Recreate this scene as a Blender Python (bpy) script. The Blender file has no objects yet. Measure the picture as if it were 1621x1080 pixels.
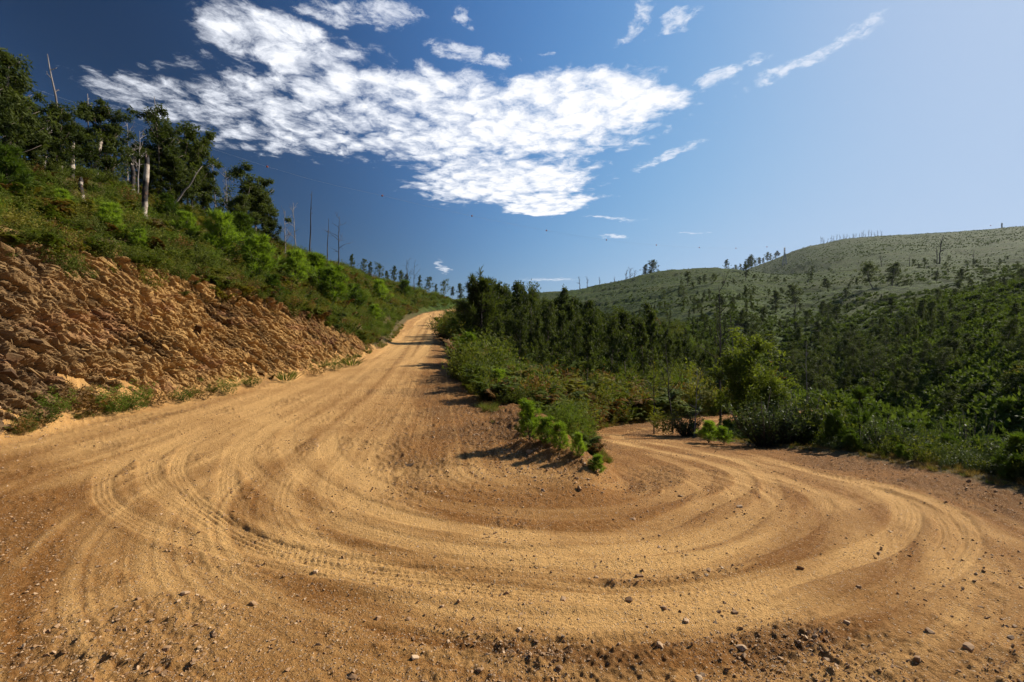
import bpy, bmesh, math
import numpy as np
from mathutils import Vector, Matrix
R = math.radians
SC = bpy.context.scene
COL = SC.collection
# ------------------------------------------------------------------ camera
EYE, F, CX, CY = 1.7, 720.0, 810.5, 540.0
cd = bpy.data.cameras.new('camera'); cam = bpy.data.objects.new('camera', cd); COL.objects.link(cam)
cam.location = (0, 0, EYE); cam.rotation_euler = (R(90), 0, 0)
cd.sensor_width = 36; cd.lens = F / 1621 * 36; cd.clip_start = 0.05; cd.clip_end = 6000
SC.camera = cam
# ------------------------------------------------------------------ light
SUN_AZ, SUN_EL = 66.0, 36.0          # degrees right of the view direction, above the horizon
SUN_STRENGTH, SKY_STRENGTH, EXPOSURE = 5.0, 0.06, 0.65
SC.view_settings.view_transform = 'Standard'; SC.view_settings.look = 'None'
SC.view_settings.gamma = 1.0; SC.view_settings.use_curve_mapping = False
SC.view_settings.exposure = EXPOSURE
sd = bpy.data.lights.new('sun', 'SUN'); sd.energy = SUN_STRENGTH; sd.angle = R(0.5); sd.color = (1.0, 0.91, 0.77)
sun = bpy.data.objects.new('sun', sd); COL.objects.link(sun)
sv = Vector((math.sin(R(SUN_AZ)) * math.cos(R(SUN_EL)), math.cos(R(SUN_AZ)) * math.cos(R(SUN_EL)), math.sin(R(SUN_EL))))
sun.rotation_euler = sv.to_track_quat('Z', 'Y').to_euler()
sun.location = (60, 20, 60)
SC.cycles.max_bounces = 6; SC.cycles.diffuse_bounces = 3; SC.cycles.transmission_bounces = 4; SC.cycles.volume_bounces = 0
SC.cycles.use_adaptive_sampling = True; SC.cycles.adaptive_threshold = 0.02

class NT:
    """small helper for node trees"""
    def __init__(s, tree): s.t = tree; s.n = tree.nodes; s.l = tree.links
    def new(s, typ, **kw):
        nd = s.n.new(typ)
        for k, v in kw.items():
            setattr(nd, k, v)
        return nd
    def put(s, sock, v):
        if hasattr(v, 'links') or isinstance(v, bpy.types.NodeSocket): s.l.new(v, sock)
        else: sock.default_value = v
    def m(s, op, a, b=None, c=None, clamp=False):
        nd = s.new('ShaderNodeMath', operation=op); nd.use_clamp = clamp
        s.put(nd.inputs[0], a)
        if b is not None: s.put(nd.inputs[1], b)
        if c is not None: s.put(nd.inputs[2], c)
        return nd.outputs[0]
    def noise(s, vec, scale, detail=4, rough=0.55, dist=0.0, dim='3D'):
        nd = s.new('ShaderNodeTexNoise', noise_dimensions=dim)
        if vec is not None: s.l.new(vec, nd.inputs['Vector'])
        nd.inputs['Scale'].default_value = scale; nd.inputs['Detail'].default_value = detail
        nd.inputs['Roughness'].default_value = rough; nd.inputs['Distortion'].default_value = dist
        return nd.outputs[0], nd.outputs[1]
    def ss(s, x, a, b, lo=0.0, hi=1.0):
        nd = s.new('ShaderNodeMapRange', interpolation_type='SMOOTHSTEP')
        s.put(nd.inputs[0], x)
        for i, v in enumerate((a, b, lo, hi)): s.put(nd.inputs[1 + i], v)
        return nd.outputs[0]
    def mix(s, f, a, b, blend='MIX'):
        nd = s.new('ShaderNodeMix', data_type='RGBA', blend_type=blend)
        s.put(nd.inputs[0], f)
        for sock, v in ((nd.inputs[6], a), (nd.inputs[7], b)):
            if isinstance(v, tuple): v = (*v[:3], 1.0)
            s.put(sock, v)
        return nd.outputs[2]
    def attr(s, name):
        return s.new('ShaderNodeAttribute', attribute_name=name).outputs['Fac']

# ------------------------------------------------------------------ sky with clouds (direction -> flat cloud layer)
world = bpy.data.worlds.new('World'); SC.world = world; world.use_nodes = True
w = NT(world.node_tree); w.n.clear()
sky = w.new('ShaderNodeTexSky', sky_type='NISHITA'); sky.sun_disc = False
sky.sun_elevation = R(SUN_EL); sky.sun_rotation = R(SUN_AZ); sky.altitude = 400; sky.air_density = 1.0; sky.dust_density = 0.9; sky.ozone_density = 2.5
tc = w.new('ShaderNodeTexCoord'); sx = w.new('ShaderNodeSeparateXYZ'); w.l.new(tc.outputs['Generated'], sx.inputs[0])
dz = w.m('MAXIMUM', sx.outputs[2], 0.02)
px_ = w.m('DIVIDE', sx.outputs[0], dz); py_ = w.m('DIVIDE', sx.outputs[1], dz)
cp = w.new('ShaderNodeCombineXYZ'); w.l.new(px_, cp.inputs[0]); w.l.new(py_, cp.inputs[1])
P = cp.outputs[0]
def warp(vec, scale, amp, detail=2):
    _, c = w.noise(vec, scale, detail)
    sub = w.new('ShaderNodeVectorMath', operation='SUBTRACT'); w.l.new(c, sub.inputs[0]); sub.inputs[1].default_value = (.5, .5, .5)
    sc = w.new('ShaderNodeVectorMath', operation='SCALE'); w.l.new(sub.outputs[0], sc.inputs[0]); sc.inputs['Scale'].default_value = amp
    ad = w.new('ShaderNodeVectorMath', operation='ADD'); w.l.new(vec, ad.inputs[0]); w.l.new(sc.outputs[0], ad.inputs[1])
    return ad.outputs[0]
PW = warp(P, 2.6, 0.50, 6)
def ell(cx, cy, a, b, ang, gain=1.0):
    mp = w.new('ShaderNodeMapping', vector_type='TEXTURE')
    w.l.new(PW, mp.inputs['Vector'])
    mp.inputs['Location'].default_value = (cx, cy, 0); mp.inputs['Rotation'].default_value = (0, 0, R(ang)); mp.inputs['Scale'].default_value = (a, b, 1)
    ln = w.new('ShaderNodeVectorMath', operation='LENGTH'); w.l.new(mp.outputs[0], ln.inputs[0])
    v = w.m('SUBTRACT', 1.0, ln.outputs['Value'])
    return w.m('MULTIPLY', v, gain) if gain != 1.0 else v
big = None
for e in [(-.55, 2.08, 1.32, .50, 4), (.25, 1.93, .55, .30, 0), (-.1, 2.85, .68, .52, 0), (-.8, 1.53, .30, .20, 20), (.22, 3.35, .42, .30, -10), (-1.35, 1.95, .40, .30, 20)]:
    v = ell(*e); big = v if big is None else w.m('SMOOTH_MAX', big, v, 0.15)
small = None
for e in [(.845, 2.50, .34, .11, -51), (1.04, 1.66, .33, .10, -67), (.375, 1.43, .16, .09, -72), (.528, 1.47, .15, .08, -52), (-.125, 1.39, .08, .05, 0), (-.14, 1.56, .20, .09, 10),
          (.80, 1.74, .16, .12, -50), (.8, 3.70, .40, .08, 13), (1.68, 4.25, .26, .06, 5), (.62, 7.4, .8, .3, 0), (.05, 3.22, .85, .22, -4), (-.95, 6.2, 1.1, .10, 92), (-.45, 1.42, .28, .12, 15), (.12, 1.55, .05, .04, 0), (1.0, 4.3, .2, .06, 8)]:
    v = ell(*e); small = v if small is None else w.m('MAXIMUM', small, v)
PW2 = warp(P, 5.0, 0.15, 4)
mp2 = w.new('ShaderNodeMapping'); w.l.new(PW2, mp2.inputs['Vector']); mp2.inputs['Rotation'].default_value = (0, 0, R(-25)); mp2.inputs['Scale'].default_value = (1.0, 0.8, 1)
vo = w.new('ShaderNodeTexVoronoi', voronoi_dimensions='2D', feature='SMOOTH_F1'); w.l.new(mp2.outputs[0], vo.inputs['Vector']); vo.inputs['Scale'].default_value = 11.0; vo.inputs['Smoothness'].default_value = 0.35
n1, _ = w.noise(PW2, 10.0, 8, 0.68)
n2, _ = w.noise(P, 2.2, 3, 0.5); n3, _ = w.noise(PW2, 30.0, 6, 0.65)
puff = w.m('SUBTRACT', 0.62, vo.outputs['Distance'])
tex = w.m('ADD', w.m('MULTIPLY', puff, 0.80), w.m('MULTIPLY', w.m('SUBTRACT', n1, 0.5), 2.1))
tex = w.m('ADD', tex, w.m('ADD', w.m('MULTIPLY', w.m('SUBTRACT', n2, 0.5), 1.3), w.m('MULTIPLY', w.m('SUBTRACT', n3, 0.5), 1.0)))
# thicker cloud towards the right end of the bank, broken cloudlets on the left
thick = w.ss(px_, -1.3, 0.35)
cov = w.m('MULTIPLY', w.ss(big, -0.22, 0.42), w.m('ADD', 0.80, w.m('MULTIPLY', thick, 0.30)))
d1 = w.m('ADD', w.m('MULTIPLY', tex, 0.85), w.m('SUBTRACT', w.m('MULTIPLY', cov, 1.25), 0.98))
cov2 = w.ss(small, -0.1, 0.75)
d2 = w.m('ADD', w.m('ADD', w.m('MULTIPLY', w.m('SUBTRACT', n1, 0.5), 2.6), w.m('MULTIPLY', w.m('SUBTRACT', n3, 0.5), 1.6)), w.m('SUBTRACT', w.m('MULTIPLY', cov2, 1.15), 0.86))
dens = w.m('MAXIMUM', w.ss(d1, -0.32, 0.60), w.m('MULTIPLY', w.ss(d2, -0.25, 0.80), 0.85))
dens = w.m('MULTIPLY', dens, w.ss(sx.outputs[2], 0.03, 0.10))
core = w.ss(d1, 0.25, 0.85)
ccol = w.mix(core, (0.80, 0.84, 0.93), (1.0, 1.0, 1.0))
# a polarising filter deepens the blue of the clear sky
hs = w.new('ShaderNodeHueSaturation'); w.l.new(sky.outputs[0], hs.inputs['Color']); hs.inputs['Saturation'].default_value = 1.16; hs.inputs['Hue'].default_value = 0.490
gm = w.new('ShaderNodeGamma'); w.l.new(hs.outputs[0], gm.inputs[0]); gm.inputs[1].default_value = 1.25
CLOUD = 11.5
csc = w.mix(1.0, ccol, (CLOUD, CLOUD, CLOUD), 'MULTIPLY')
sdot = w.new('ShaderNodeVectorMath', operation='DOT_PRODUCT'); w.l.new(tc.outputs['Generated'], sdot.inputs[0]); sdot.inputs[1].default_value = sv
c2 = w.m('MULTIPLY', sdot.outputs['Value'], sdot.outputs['Value'])
dop = w.m('DIVIDE', w.m('SUBTRACT', 1.0, c2), w.m('ADD', 1.0, c2))      # skylight is polarised most at a right angle to the sun
pol = w.m('MULTIPLY', 1.65, w.m('SUBTRACT', 1.0, w.m('MULTIPLY', dop, 0.88)))
psc = w.new('ShaderNodeVectorMath', operation='SCALE'); w.l.new(gm.outputs[0], psc.inputs[0]); w.l.new(pol, psc.inputs['Scale'])
def vm(op, a, b):
    nd = w.new('ShaderNodeVectorMath', operation=op); w.l.new(a, nd.inputs[0])
    if isinstance(b, tuple): nd.inputs[1].default_value = b
    else: w.l.new(b, nd.inputs[1])
    return nd.outputs[0]
clear = vm('MULTIPLY', psc.outputs[0], (1.08, 1.13, 1.37))
q_ = vm('DIVIDE', clear, (5.1, 6.6, 8.9)); q_ = vm('ADD', vm('MULTIPLY', q_, q_), (1.0, 1.0, 1.0))
root = w.new('ShaderNodeGamma'); w.l.new(q_, root.inputs[0]); root.inputs[1].default_value = 0.5      # highlights near the sun roll off softly
dv_ = w.new('ShaderNodeVectorMath', operation='DIVIDE'); w.l.new(clear, dv_.inputs[0]); w.l.new(root.outputs[0], dv_.inputs[1])
fin = w.mix(dens, dv_.outputs[0], csc)
bg = w.new('ShaderNodeBackground'); w.l.new(fin, bg.inputs[0]); bg.inputs[1].default_value = SKY_STRENGTH
world.cycles.sampling_method = 'MANUAL'; world.cycles.sample_map_resolution = 512
wo = w.new('ShaderNodeOutputWorld'); w.l.new(bg.outputs[0], wo.inputs[0])

# ------------------------------------------------------------------ numeric helpers
rng = np.random.default_rng(7)
def hsh(ix, iy, seed):
    n = (ix.astype(np.int64) * 374761393 + iy.astype(np.int64) * 668265263 + seed * 1442695041) & 0x7fffffff
    n = ((n ^ (n >> 13)) * 1274126177) & 0x7fffffff
    n = (n ^ (n >> 16)) * 1103515245 & 0x7fffffff
    return (n % 1000003) / 1000003.0
def vn(x, y, seed=0):
    ix, iy = np.floor(x), np.floor(y); fx, fy = x - ix, y - iy
    fx = fx * fx * (3 - 2 * fx); fy = fy * fy * (3 - 2 * fy)
    a, b, c, d = hsh(ix, iy, seed), hsh(ix + 1, iy, seed), hsh(ix, iy + 1, seed), hsh(ix + 1, iy + 1, seed)
    return (a * (1 - fx) + b * fx) * (1 - fy) + (c * (1 - fx) + d * fx) * fy
def fbm(x, y, seed=0, oct=4, gain=.5):
    s = 0; a = 1; t = 0
    for i in range(oct):
        s = s + a * vn(x, y, seed + i * 17); t += a; a *= gain; x = x * 2.03 + 5.1; y = y * 2.03 + 9.7
    return s / t
def sst(x, a, b):
    t = np.clip((x - a) / (b - a), 0, 1); return t * t * (3 - 2 * t)
def cells(a, b, seed):
    """jittered cell id (random), offset inside the cell"""
    ia, ib = np.floor(a), np.floor(b)
    best = np.full(a.shape, 1e9); rid = np.zeros(a.shape); oa = np.zeros(a.shape); ob = np.zeros(a.shape); r2 = np.zeros(a.shape); sec = np.full(a.shape, 1e9)
    for i in (-1, 0, 1):
        for j in (-1, 0, 1):
            ca, cb = ia + i, ib + j
            qa = ca + hsh(ca, cb, seed); qb = cb + hsh(ca, cb, seed + 5)
            d = (a - qa) ** 2 + (b - qb) ** 2
            m = d < best
            sec = np.where(m, best, np.minimum(sec, d))
            best = np.where(m, d, best); oa = np.where(m, a - qa, oa); ob = np.where(m, b - qb, ob)
            rid = np.where(m, hsh(ca, cb, seed + 11), rid); r2 = np.where(m, hsh(ca, cb, seed + 23), r2)
    return rid, r2, oa, ob, np.sqrt(sec) - np.sqrt(best)

# ------------------------------------------------------------------ lie of the land: lines running away along Y
def line(*pts):
    a = np.array(pts, float); return a[:, 0], a[:, 1], a[:, 2]
ZU = (np.array([-60, -20, 12, 16, 20, 24, 30, 45, 72, 95, 115, 150, 200, 400.]), np.array([-.5, 0, 0, .1, .33, .6, 1.0, 2.0, 4.65, 7, 8.9, 11.5, 14, 20]))
def zu(Y): return np.interp(Y, *ZU)
L0 = ([-60, -20, 0, 7.65, 9.8, 14, 18.7, 26.5, 35, 45, 72, 100, 115, 130, 150, 400], [-8, -8, -8.3, -8.6, -9.0, -9.15, -8.6, -8.5, -9.6, -11.6, -16.5, -19.4, -19.6, -17, -11, -5])
R0 = ([-60, 4, 5.5, 8, 11, 14, 19, 26, 42, 72, 100, 115, 130, 150, 400], [0, .3, .3, -1.2, -2.0, -3.0, -4.0, -4.4, -7.0, -12.0, -14.9, -15, -12, -6, 0])
LINES = {
 'L4': line((-60, -420, 5), (100, -430, 10), (400, -400, 22)),
 'L3': line((-60, -60, 9), (0, -60, 9.5), (60, -62, 15), (150, -80, 22), (400, -80, 26)),
 'L2': line((-60, -19, 8), (0, -19, 8.1), (17, -19.1, 8.2), (21, -19.8, 9.4), (25, -20, 9.8), (31, -20.7, 10.1), (44, -22.6, 11.0), (60, -26, 12.6), (95, -34, 16.6), (150, -36, 19.0), (200, -31, 21.5), (400, -30, 24)),
 'L1': line((-60, -11, 3.5), (-20, -11, 3.8), (5, -9.9, 3.8), (9.5, -10.2, 3.7), (11.5, -10.35, 3.85), (16, -10.2, 3.55), (21.5, -9.6, 3.1), (25, -9.5, 2.5), (29, -9.3, 1.7), (35, -10.3, 2.0), (45, -12.5, 2.9), (72, -17.6, 5.8), (100, -20.6, 8.5), (115, -20.9, 10), (150, -13, 13), (400, -8, 22)),
 'W0': line((-60, .6, -.11), (5, .6, -.11), (6, .5, -.08), (7.6, -.1, -.04), (11, -.7, -.02), (20, -2.5, .2), (28, -3.7, .75), (42, -6.4, 1.65), (72, -11.3, 4.4), (100, -14.2, 7.1), (115, -14.3, 8.6), (130, -11.4, 9.9), (150, -5, 11), (400, 2, 19)),
 'WM': line((-60, .9, -.12), (5.2, .9, -.12), (6.2, 1.0, .0), (7.4, .75, .22), (9, .5, .22), (11, .35, .1), (14, .3, -.25), (20, .4, -.75), (30, 1.0, -1.2), (42, 2, -1.2), (72, 4, .2), (115, 8, 1), (400, 30, 2)),
 'W1': line((-60, 1.2, -.13), (5, 1.2, -.14), (6.5, 1.6, -.33), (10, 2.0, -.78), (14.7, 2.4, -1.45), (17.5, 3.1, -1.8), (20, 4.6, -2.1), (24, 8.4, -2.5), (30, 15, -3.1), (40, 24, -4), (75, 34, -7), (120, 45, -11), (400, 60, -14)),
 'R1': line((-60, 6, -1), (-20, 6, -.4), (0, 6.2, -.2), (5.8, 6.5, -.3), (7.2, 6.9, -.45), (9.3, 7.0, -.7), (11.8, 6.5, -1.05), (14.5, 5.9, -1.45), (16.5, 6.3, -1.75), (20, 9.6, -2.1), (24, 14, -2.5), (30, 21, -3.1), (40, 29, -4), (75, 38, -7), (120, 49, -11), (400, 64, -14)),
}
def ev(nm, Y):
    if nm == 'L0': return np.interp(Y, *L0), zu(Y)
    if nm == 'R0': return np.interp(Y, *R0), zu(Y) - .03 - .07 * (1 - sst(Y, 5, 9))
    if nm == 'VB': x, z = ev('R1', Y); return x + .45, z + .10
    if nm == 'V0': x, z = ev('R1', Y); return x + 1.3, z - .05
    if nm == 'V1': x, z = ev('R1', Y); return x + 130, z - 57
    if nm == 'V2': x, z = ev('R1', Y); return x + 900, z - 80
    a = LINES[nm]; return np.interp(Y, a[0], a[1]), np.interp(Y, a[0], a[2])
ORDER = ['L4', 'L3', 'L2', 'L1', 'L0', 'R0', 'W0', 'WM', 'W1', 'R1', 'VB', 'V0', 'V1', 'V2']
OPX = (np.array([500, 700, 800, 925, 1040, 1100, 1150, 1200, 1240, 1300, 1400, 1500, 1621, 2000, 3000]) - CX) / F
OPY = np.array([500, 480, 468, 459, 441, 433, 430, 434, 439, 435, 428, 421, 412, 395, 380.])
OYC = np.array([450, 450, 450, 450, 430, 420, 400, 370, 345, 320, 300, 280, 260, 220, 150.])
OSL = np.array([.2, .2, .2, .2, .2, .21, .22, .23, .24, .25, .25, .25, .25, .25, .25])
FPX = (np.array([700, 900, 1100, 1180, 1240, 1300, 1350, 1400, 1500, 1621, 2000, 3000]) - CX) / F
FPY = np.array([500, 470, 446, 432, 407, 390, 383, 380, 375, 367, 350, 340.])
TS = np.linspace(-1.2, 4, 1600)
def smooth_tab(tx, ty):
    v = np.interp(TS, tx, ty); k = np.hanning(61); k /= k.sum(); return np.convolve(np.pad(v, 30, mode='edge'), k, 'valid')
OPY, OYC, OSL = smooth_tab(OPX, OPY), smooth_tab(OPX, OYC), smooth_tab(OPX, OSL); OPX = TS
FPY = smooth_tab(FPX, FPY); FPX = TS
def opp(X, Y):
    t = np.clip(X / np.maximum(Y, 1.0), -.6, 3.0)
    yc = np.interp(t, OPX, OYC); zc = EYE + (CY - np.interp(t, OPX, OPY)) / F * yc; sl = np.interp(t, OPX, OSL)
    # rounded crest
    d = yc - Y
    ridge = zc - np.where(d > 0, sl * (np.sqrt(d * d + 900) - 30), .10 * np.minimum(-d, 160.) + .05 * np.maximum(-d - 160, 0))
    yf = 850.; zf = EYE + (CY - np.interp(t, FPX, FPY)) / F * yf; df = yf - Y
    far = zf - np.where(df > 0, .30 * (np.sqrt(df * df + 4900) - 70), .12 * -df)
    return np.maximum(ridge, far)
def near(X, Y):
    xs, zs = zip(*[ev(k, Y) for k in ORDER])
    xs = list(xs); 
    for i in range(1, len(xs)): xs[i] = np.maximum(xs[i], xs[i - 1] + 1e-3)
    z = np.where(X < xs[0], zs[0], zs[-1])
    for i in range(len(xs) - 1):
        m = (X >= xs[i]) & (X < xs[i + 1])
        t = (X - xs[i]) / (xs[i + 1] - xs[i])
        z = np.where(m, zs[i] + (zs[i + 1] - zs[i]) * t, z)
    return z
def road_sd(X, Y):
    """signed distance-like value: >0 on bare road dirt"""
    l0 = ev('L0', Y)[0]; w0 = ev('W0', Y)[0]; w1 = ev('W1', Y)[0]; r1 = ev('R1', Y)[0]; r0 = ev('R0', Y)[0]
    right_u = np.where(Y < 34, w0, r0 + .35)
    up = np.minimum(X - l0, right_u - X); lo = np.minimum(np.minimum(X - w1, r1 - X), 34 - Y); up = np.minimum(up, 135 - Y)
    full = np.minimum(X - l0, r1 - X)
    tip = 5.4 + .15 * np.sin(X * 5)
    return np.where(Y < tip, full, np.maximum(np.maximum(up, lo), np.minimum(full, tip + .05 - Y)))
def H(X, Y, detail=True):
    X = np.asarray(X, float); Y = np.asarray(Y, float)
    s = np.clip(.02 * np.hypot(X, Y), .12, 3.0)
    z = (near(X, Y) * 2 + near(X - s, Y) + near(X + s, Y) + near(X, Y - s) + near(X, Y + s)) / 6
    o = opp(X, Y); k = 3.0
    hh = np.clip(.5 + .5 * (z - o) / k, 0, 1)
    farm = sst(np.hypot(X, Y), 30, 45)
    zz = o * (1 - hh) + z * hh + k * hh * (1 - hh)
    z = z * (1 - farm) + zz * farm
    if detail:
        sd = road_sd(X, Y); off = sst(-sd, .1, 2.5)
        r = np.hypot(X, Y)
        z = z + off * ((fbm(X * .45, Y * .45, 3, 4) - .5) * .55 + (fbm(X * .03, Y * .03, 9, 3) - .5) * 4.0 * sst(r, 45, 120) + (fbm(X * .008, Y * .008, 19, 3) - .5) * 14.0 * sst(r, 130, 330) * sst(r, 1500, 700))
        tz = (z + 5 * fbm(X * .02, Y * .02, 29, 2)) / 9.0; z = z + (np.abs((tz % 1) - .82) < .10) * -1.1 * sst(r, 120, 180) * off
        z = z + (fbm(X * .5, Y * .5, 41, 3) - .5) * .07
    return z
def ray(px, py): return np.array([(px - CX) / F, 1.0, (CY - py) / F])
def hit(px, py, ymin=2.0, ymax=900.):
    """where the line of sight through a photo pixel meets the ground"""
    d = ray(px, py); ys = np.geomspace(ymin, ymax, 700)
    g = H(d[0] * ys, ys) - (EYE + d[2] * ys)
    i = np.argmax(g > 0) if (g > 0).any() else int(np.argmax(g))
    return np.array([d[0] * ys[i], ys[i], float(H(np.array([d[0] * ys[i]]), np.array([ys[i]]))[0])])
def on(px, Y):
    x = (px - CX) / F * Y; return np.array([x, Y, float(H(np.array([x]), np.array([Y]))[0])])

# ------------------------------------------------------------------ mesh + object helpers
def mesh_np(name, V, Q, mat=None, attrs=None, smooth=True):
    """V (n,3); Q (m,4) or (m,3) or list of both"""
    me = bpy.data.meshes.new(name)
    Qs = Q if isinstance(Q, list) else [Q]
    Qs = [q for q in Qs if len(q)]
    me.vertices.add(len(V)); me.vertices.foreach_set('co', np.ascontiguousarray(V, np.float32).ravel())
    nl = sum(q.size for q in Qs); nf = sum(len(q) for q in Qs)
    me.loops.add(nl); me.loops.foreach_set('vertex_index', np.concatenate([q.ravel() for q in Qs]).astype(np.int32))
    tot = np.concatenate([np.full(len(q), q.shape[1]) for q in Qs]).astype(np.int32)
    me.polygons.add(nf); me.polygons.foreach_set('loop_start', np.concatenate([[0], np.cumsum(tot)[:-1]]).astype(np.int32))
    me.polygons.foreach_set('use_smooth', np.full(nf, smooth, bool))
    for k, v in (attrs or {}).items():
        a = me.attributes.new(k, 'FLOAT', 'POINT'); a.data.foreach_set('value', np.ascontiguousarray(v, np.float32))
    me.update(calc_edges=True); me.validate()
    if mat: me.materials.append(mat)
    return me
def link(name, data, parent=None, **props):
    o = bpy.data.objects.new(name, data); COL.objects.link(o)
    if parent is not None: o.parent = parent
    for k, v in props.items(): o[k] = v
    return o
def grid_faces(nr, nc, wrap=False):
    i, j = np.meshgrid(np.arange(nr - 1), np.arange(nc if wrap else nc - 1), indexing='ij')
    j2 = (j + 1) % nc
    return np.stack([i * nc + j, i * nc + j2, (i + 1) * nc + j2, (i + 1) * nc + j], -1).reshape(-1, 4)
class Acc:
    """collects tubes and leaves with a tint per vertex"""
    def __init__(s): s.V = []; s.Q = []; s.T = []; s.n = 0
    def add(s, V, Q, t):
        s.V.append(V); s.Q.append(Q + s.n); s.T.append(np.broadcast_to(t, (len(V),)).astype(float)); s.n += len(V)
    def tube(s, pts, rad, sides=6, tint=.5, wob=0, rg=rng):
        pts = np.asarray(pts, float); rad = np.broadcast_to(rad, (len(pts),))
        d = np.gradient(pts, axis=0); d /= np.linalg.norm(d, axis=1)[:, None] + 1e-9
        up = np.where(np.abs(d[:, 2:3]) > .9, np.array([[1., 0, 0]]), np.array([[0, 0, 1.]]))
        a = np.cross(d, up); a /= np.linalg.norm(a, axis=1)[:, None] + 1e-9; b = np.cross(d, a)
        th = np.arange(sides) / sides * 2 * np.pi
        rr = rad[:, None] * (1 + wob * (rg.random((len(pts), sides)) - .5))
        V = pts[:, None, :] + rr[..., None] * (np.cos(th)[None, :, None] * a[:, None, :] + np.sin(th)[None, :, None] * b[:, None, :])
        Q = grid_faces(len(pts), sides, True); n = len(pts) * sides
        V = np.vstack([V.reshape(-1, 3), pts[-1:]])
        e = (len(pts) - 1) * sides; cap = np.array([[e + i, e + (i + 1) % sides, n, n] for i in range(0, sides)])
        s.add(V, np.vstack([Q, cap]), tint)
    def leaves(s, Pt, D, L, W, tint, rg=rng, fold=.0):
        n = len(Pt); D = D / (np.linalg.norm(D, axis=1)[:, None] + 1e-9)
        S = np.cross(D, rg.normal(size=(n, 3))); S /= np.linalg.norm(S, axis=1)[:, None] + 1e-9
        L = np.broadcast_to(L, (n,))[:, None]; W = np.broadcast_to(W, (n,))[:, None]
        mid = Pt + D * L * .42
        V = np.stack([Pt, mid + S * W / 2, Pt + D * L, mid - S * W / 2], 1).reshape(-1, 3)
        s.add(V, np.arange(4 * n).reshape(n, 4), np.repeat(np.broadcast_to(tint, (n,)), 4))
    def mesh(s, name, mat, smooth=False):
        V = np.vstack(s.V); Q = np.vstack(s.Q); tri = Q[:, 2] == Q[:, 3]
        return mesh_np(name, V, [Q[~tri], Q[tri][:, :3]], mat, {'tint': np.concatenate(s.T)}, smooth)

# ------------------------------------------------------------------ materials
def new_mat(name):
    m = bpy.data.materials.new(name); m.use_nodes = True; t = NT(m.node_tree); t.n.clear()
    out = t.new('ShaderNodeOutputMaterial'); return m, t, out
def foliage(name, c_dark, c_light, transl=.3, rough=.65, spec=.10, var=.5, hue=None):
    m, t, out = new_mat(name)
    oi = t.new('ShaderNodeObjectInfo'); tint = t.attr('tint')
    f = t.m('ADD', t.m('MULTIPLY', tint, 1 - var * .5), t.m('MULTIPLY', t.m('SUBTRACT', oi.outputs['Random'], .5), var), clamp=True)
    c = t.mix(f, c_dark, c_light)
    if hue: c = t.mix(t.m('MULTIPLY', t.ss(oi.outputs['Random'], .6, 1.0), .5), c, hue)
    p = t.new('ShaderNodeBsdfPrincipled'); t.l.new(c, p.inputs['Base Color']); p.inputs['Roughness'].default_value = rough; p.inputs['Specular IOR Level'].default_value = spec
    tr = t.new('ShaderNodeBsdfTranslucent'); t.l.new(t.mix(1.0, c, (1.15, 1.2, .55), 'MULTIPLY'), tr.inputs[0])
    mx = t.new('ShaderNodeMixShader'); mx.inputs[0].default_value = transl; t.l.new(p.outputs[0], mx.inputs[1]); t.l.new(tr.outputs[0], mx.inputs[2])
    t.l.new(mx.outputs[0], out.inputs[0]); return m
def plain(name, c1, c2, scale=8, rough=.9, bump=.3, bscale=40, spec=.2):
    m, t, out = new_mat(name); g = t.new('ShaderNodeTexCoord').outputs['Object']
    n, _ = t.noise(g, scale, 5); nb, _ = t.noise(g, bscale, 4)
    p = t.new('ShaderNodeBsdfPrincipled'); t.l.new(t.mix(t.ss(n, .35, .65), c1, c2), p.inputs['Base Color']); p.inputs['Roughness'].default_value = rough; p.inputs['Specular IOR Level'].default_value = spec
    b = t.new('ShaderNodeBump'); b.inputs['Strength'].default_value = bump; b.inputs['Distance'].default_value = .02; t.l.new(nb, b.inputs['Height']); t.l.new(b.outputs[0], p.inputs['Normal'])
    t.l.new(p.outputs[0], out.inputs[0]); return m
M = {}
M['euc'] = foliage('eucalyptus_leaf', (.024, .036, .009), (.095, .115, .026), .42)
M['euc_m'] = foliage('eucalyptus_leaf_olive', (.030, .042, .010), (.105, .125, .028), .4)
M['euc_y'] = foliage('eucalyptus_leaf_yellow', (.04, .060, .010), (.19, .22, .034), .45)
M['pine'] = foliage('pine_needle', (.075, .125, .013), (.28, .38, .045), .5, rough=.55)
M['pine_d'] = foliage('pine_needle_deep', (.038, .068, .010), (.125, .18, .025), .35, rough=.55)
M['heath'] = foliage('heath_leaf', (.036, .050, .010), (.155, .175, .030), .4, hue=(.24, .17, .035))
M['fern'] = foliage('bracken_leaf', (.042, .066, .010), (.175, .21, .032), .42, hue=(.25, .15, .03))
M['fern_b'] = foliage('bracken_brown', (.06, .032, .012), (.24, .13, .035), .3)
M['broom'] = foliage('broom_leaf', (.044, .072, .010), (.165, .215, .028), .42)
M['glossy'] = foliage('glossy_leaf', (.028, .042, .016), (.10, .125, .045), .25, rough=.5, spec=.06)
M['purple'] = foliage('heather_purple', (.05, .016, .022), (.16, .045, .06), .2)
M['far'] = foliage('scrub_leaf', (.030, .046, .010), (.10, .135, .026), .4)
M['grass'] = foliage('grass_blade', (.07, .085, .018), (.22, .22, .05), .35)
M['dry'] = foliage('dry_grass', (.16, .10, .04), (.36, .25, .11), .3)
M['bark'] = plain('eucalyptus_bark', (.10, .075, .055), (.26, .21, .17), 3, bscale=20)
M['bark_d'] = plain('dark_bark', (.03, .024, .02), (.09, .07, .055), 3, bscale=20)
M['dead'] = plain('dead_wood', (.13, .11, .10), (.32, .28, .25), 4, bscale=25)
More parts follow.
